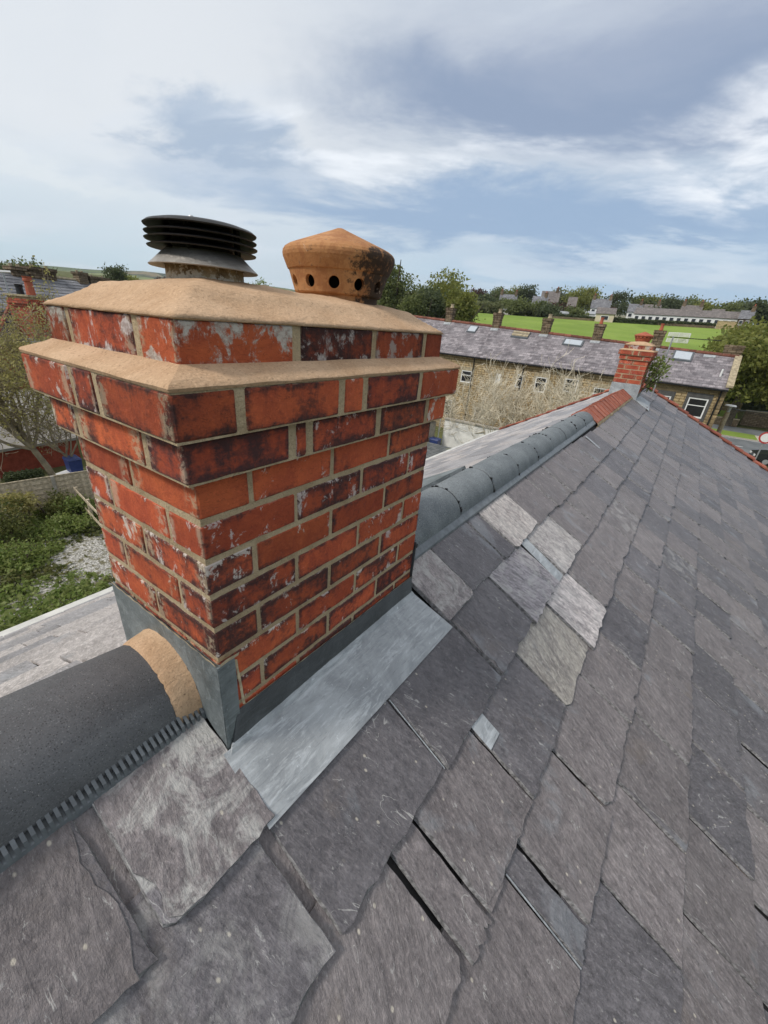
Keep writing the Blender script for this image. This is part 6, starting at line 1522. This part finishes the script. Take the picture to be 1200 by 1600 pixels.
# long slate roofed terrace beyond
def lterr(label, pa, pb_, hd0, hd1, ey, chs, name='terrace_row', rows=11):
    Ra, Rb = at(*pa, hd0), at(*pb_, hd1); d = Rb-Ra; d.z = 0; d.normalize(); n = Vector((-d.y, d.x, 0)); n = n if n.dot(CAM-Ra) > 0 else -n
    dz = Ra.z-ey; Ea, Eb = Ra+n*4.0-Vector((0, 0, dz)), Rb+n*4.0-Vector((0, 0, dz)); Fa, Fb = Ra-n*4.0-Vector((0, 0, dz)), Rb-n*4.0-Vector((0, 0, dz))
    b = Vector((Ra.x, Ra.y, -8)); t = thing(name, label, 'houses', b)
    mb = MB(); i_ = n*0.25; q = [Ea-i_, Eb-i_, Fb+i_, Fa+i_]; mb.hexa([Vector((v.x, v.y, -8.2)) for v in q]+q); mb.put([Ea-i_, Ra, Fa+i_], [(0, 1, 2)]); mb.put([Eb-i_, Rb, Fb+i_], [(0, 1, 2)])
    o = mb.build('wall', M_stone_dark, t, org=b); o.location = (0, 0, 0)
    mb = MB(); th = Vector((0, 0, 0.1))
    for qd in ((Ea, Eb, Rb, Ra), (Fb, Fa, Ra, Rb)): mb.hexa([v-th for v in qd]+list(qd))
    rf = mb.build('roof', M_farslate2, t, org=b); rf.location = (0, 0, 0)
    nn = (Eb-Ea).cross(Ra-Ea).normalized(); nn = nn if nn.z > 0 else -nn
    mb = MB(); rg = random.Random(3)
    for i in range(rows):
        u0, u1 = i/rows, (i+1)/rows; L_ = (Eb-Ea).length; x = 0
        while x < L_:
            w_ = min(rg.uniform(0.4, 0.7), L_-x); f = lambda xx, u: Ea.lerp(Eb, xx/L_).lerp(Ra.lerp(Rb, xx/L_), u)
            a, b2, c, e = f(x, u0), f(x+w_-0.015, u0), f(x+w_-0.015, u1), f(x, u1); hh = rg.uniform(0.03, 0.05); mb.hexa([a, b2, c, e, a+nn*hh, b2+nn*hh, c+nn*0.012, e+nn*0.012]); x += w_
    o = mb.build('slates', M_farslate2, rf, org=b, kind='stuff'); o.location = (0, 0, 0)
    mb = MB(); mb.tube([Ra+th*0.3, Rb+th*0.3], 0.12, 6); o = mb.build('ridge', M_coping, rf, org=b); o.location = (0, 0, 0)
    for (px, h, wd, mt) in chs:                  # the column's place along the ridge
        r_ = ray(px, pa[1]+(pb_[1]-pa[1])*(px-pa[0])/(pb_[0]-pa[0])); pr = (Ra-CAM).cross(d).z/(Vector((r_.x, r_.y, 0)).cross(d)).z; P_ = CAM+r_*pr; P_.z = Ra.z+(Rb.z-Ra.z)*((P_-Ra).dot(d))/((Rb-Ra).length)
        mb = MB(); M_ = Matrix.Translation(P_) @ Matrix((d, n, Vector((0, 0, 1)))).transposed().to_4x4(); mb.box((-wd/2, -0.4, -0.9), (wd/2, 0.4, h-0.22), M_); mb.box((-wd/2-0.09, -0.5, h-0.22), (wd/2+0.09, 0.5, h), M_); ch = mb.build('chimney', mt, rf, org=b); ch.location = (0, 0, 0)
        for s in (-0.28, 0.28):
            mb = MB(); mb.tube([M_ @ Vector((wd*s, 0, h)), M_ @ Vector((wd*s, 0, h+0.16))], 0.12, 8); o = mb.build('pot', M_coping, ch, org=b); o.location = (0, 0, 0)
        mb = MB(); mb.box((-wd/2-0.15, 0.4, -0.95), (wd/2+0.15, 0.72, -0.55), M_); o = mb.build('lead_flashing', M_lead, ch, org=b); o.location = (0, 0, 0)
    return t, Ra, Rb
t, Ra, Rb = lterr('long grey slate roofed terrace with stone chimneys at the far left', (-120, 411), (118, 438), 40, 44, -0.75, ((25, 0.42, 0.8, M_stone_dark), (64, 0.55, 1.7, M_stone_dark)))
lterr('further slate roofed terrace, only its chimneys showing beside the big cap', (100, 438), (215, 446), 58, 64, -0.8, ((127, 0.85, 1.0, M_stone_dark), (153, 0.55, 2.3, M_stone_dark)))
p0, p1 = at(7, 424, 34), at(17, 470, 34); b = Vector((p1.x, p1.y, -7.8)); t = thing('aerial_mast', 'thin pale aerial mast in front of the far left slate roof', 'mast', b)
mb = MB(); mb.tube([(0, 0, 0), (0, 0, p0.z+7.8)], 0.045, 6); mb.build('pole', M_galv, t); mb = MB(); mb.tube([(-0.35, 0.05, p0.z+7.75), (0.35, -0.05, p0.z+7.8)], 0.07, 5); mb.build('aerial_head', M_white, t)
for i, (px, ty, hw, hd, mt, lb) in enumerate(((4, 401, 20, 85, M_leaf_dark, 'dark tree at the top left edge behind the slate terrace'), (42, 401, 11, 88, M_leaf_green, 'thin upright tree behind the stone chimneys'), (74, 403, 19, 90, M_leaf_dark, 'spreading pine-like tree right of the stone chimneys'),
        (183, 414, 11, 120, M_leaf_dark, 'small round dark tree on its own against the far hills'), (255, 430, 9, 130, M_leaf_bronze, 'dark shrub beside the black cowl, far off'), (405, 436, 12, 120, M_weed, 'bright green bush between the cowl and the terracotta pot'), (205, 434, 14, 140, M_leaf_olive, 'low brownish bushes right of the small round tree'))):
    b = gpt(px, hd); H = max(2.5, top_at(px, ty, b)); rx = hw*hd/F_PX*1.1; tree(lb, b, H, rx, min(H*0.45, rx*1.1), mt, 400+i, 1800, 0.22, lobes=8)

# ---- haze: thin air between us and the far trees and hills
g_ = bpy.data.materials.new('thin_haze'); g_.use_nodes = True; t_ = g_.node_tree; t_.nodes.clear()
v_ = t_.nodes.new('ShaderNodeVolumePrincipled'); v_.inputs['Color'].default_value = (0.80, 0.87, 0.95, 1); v_.inputs['Density'].default_value = 0.00012; v_.inputs['Anisotropy'].default_value = 0.1
o_ = t_.nodes.new('ShaderNodeOutputMaterial'); t_.links.new(v_.outputs[0], o_.inputs['Volume'])
zs = [v.co.z for n_ in ('ground', 'hills') for v in bpy.data.objects[n_].data.vertices]
mb = MB(); mb.box((-3700, -3700, min(zs)-1.0), (3700, 3700, max(max(zs), 20)+2.0)); hz_ = mb.build('haze', g_, kind='stuff')
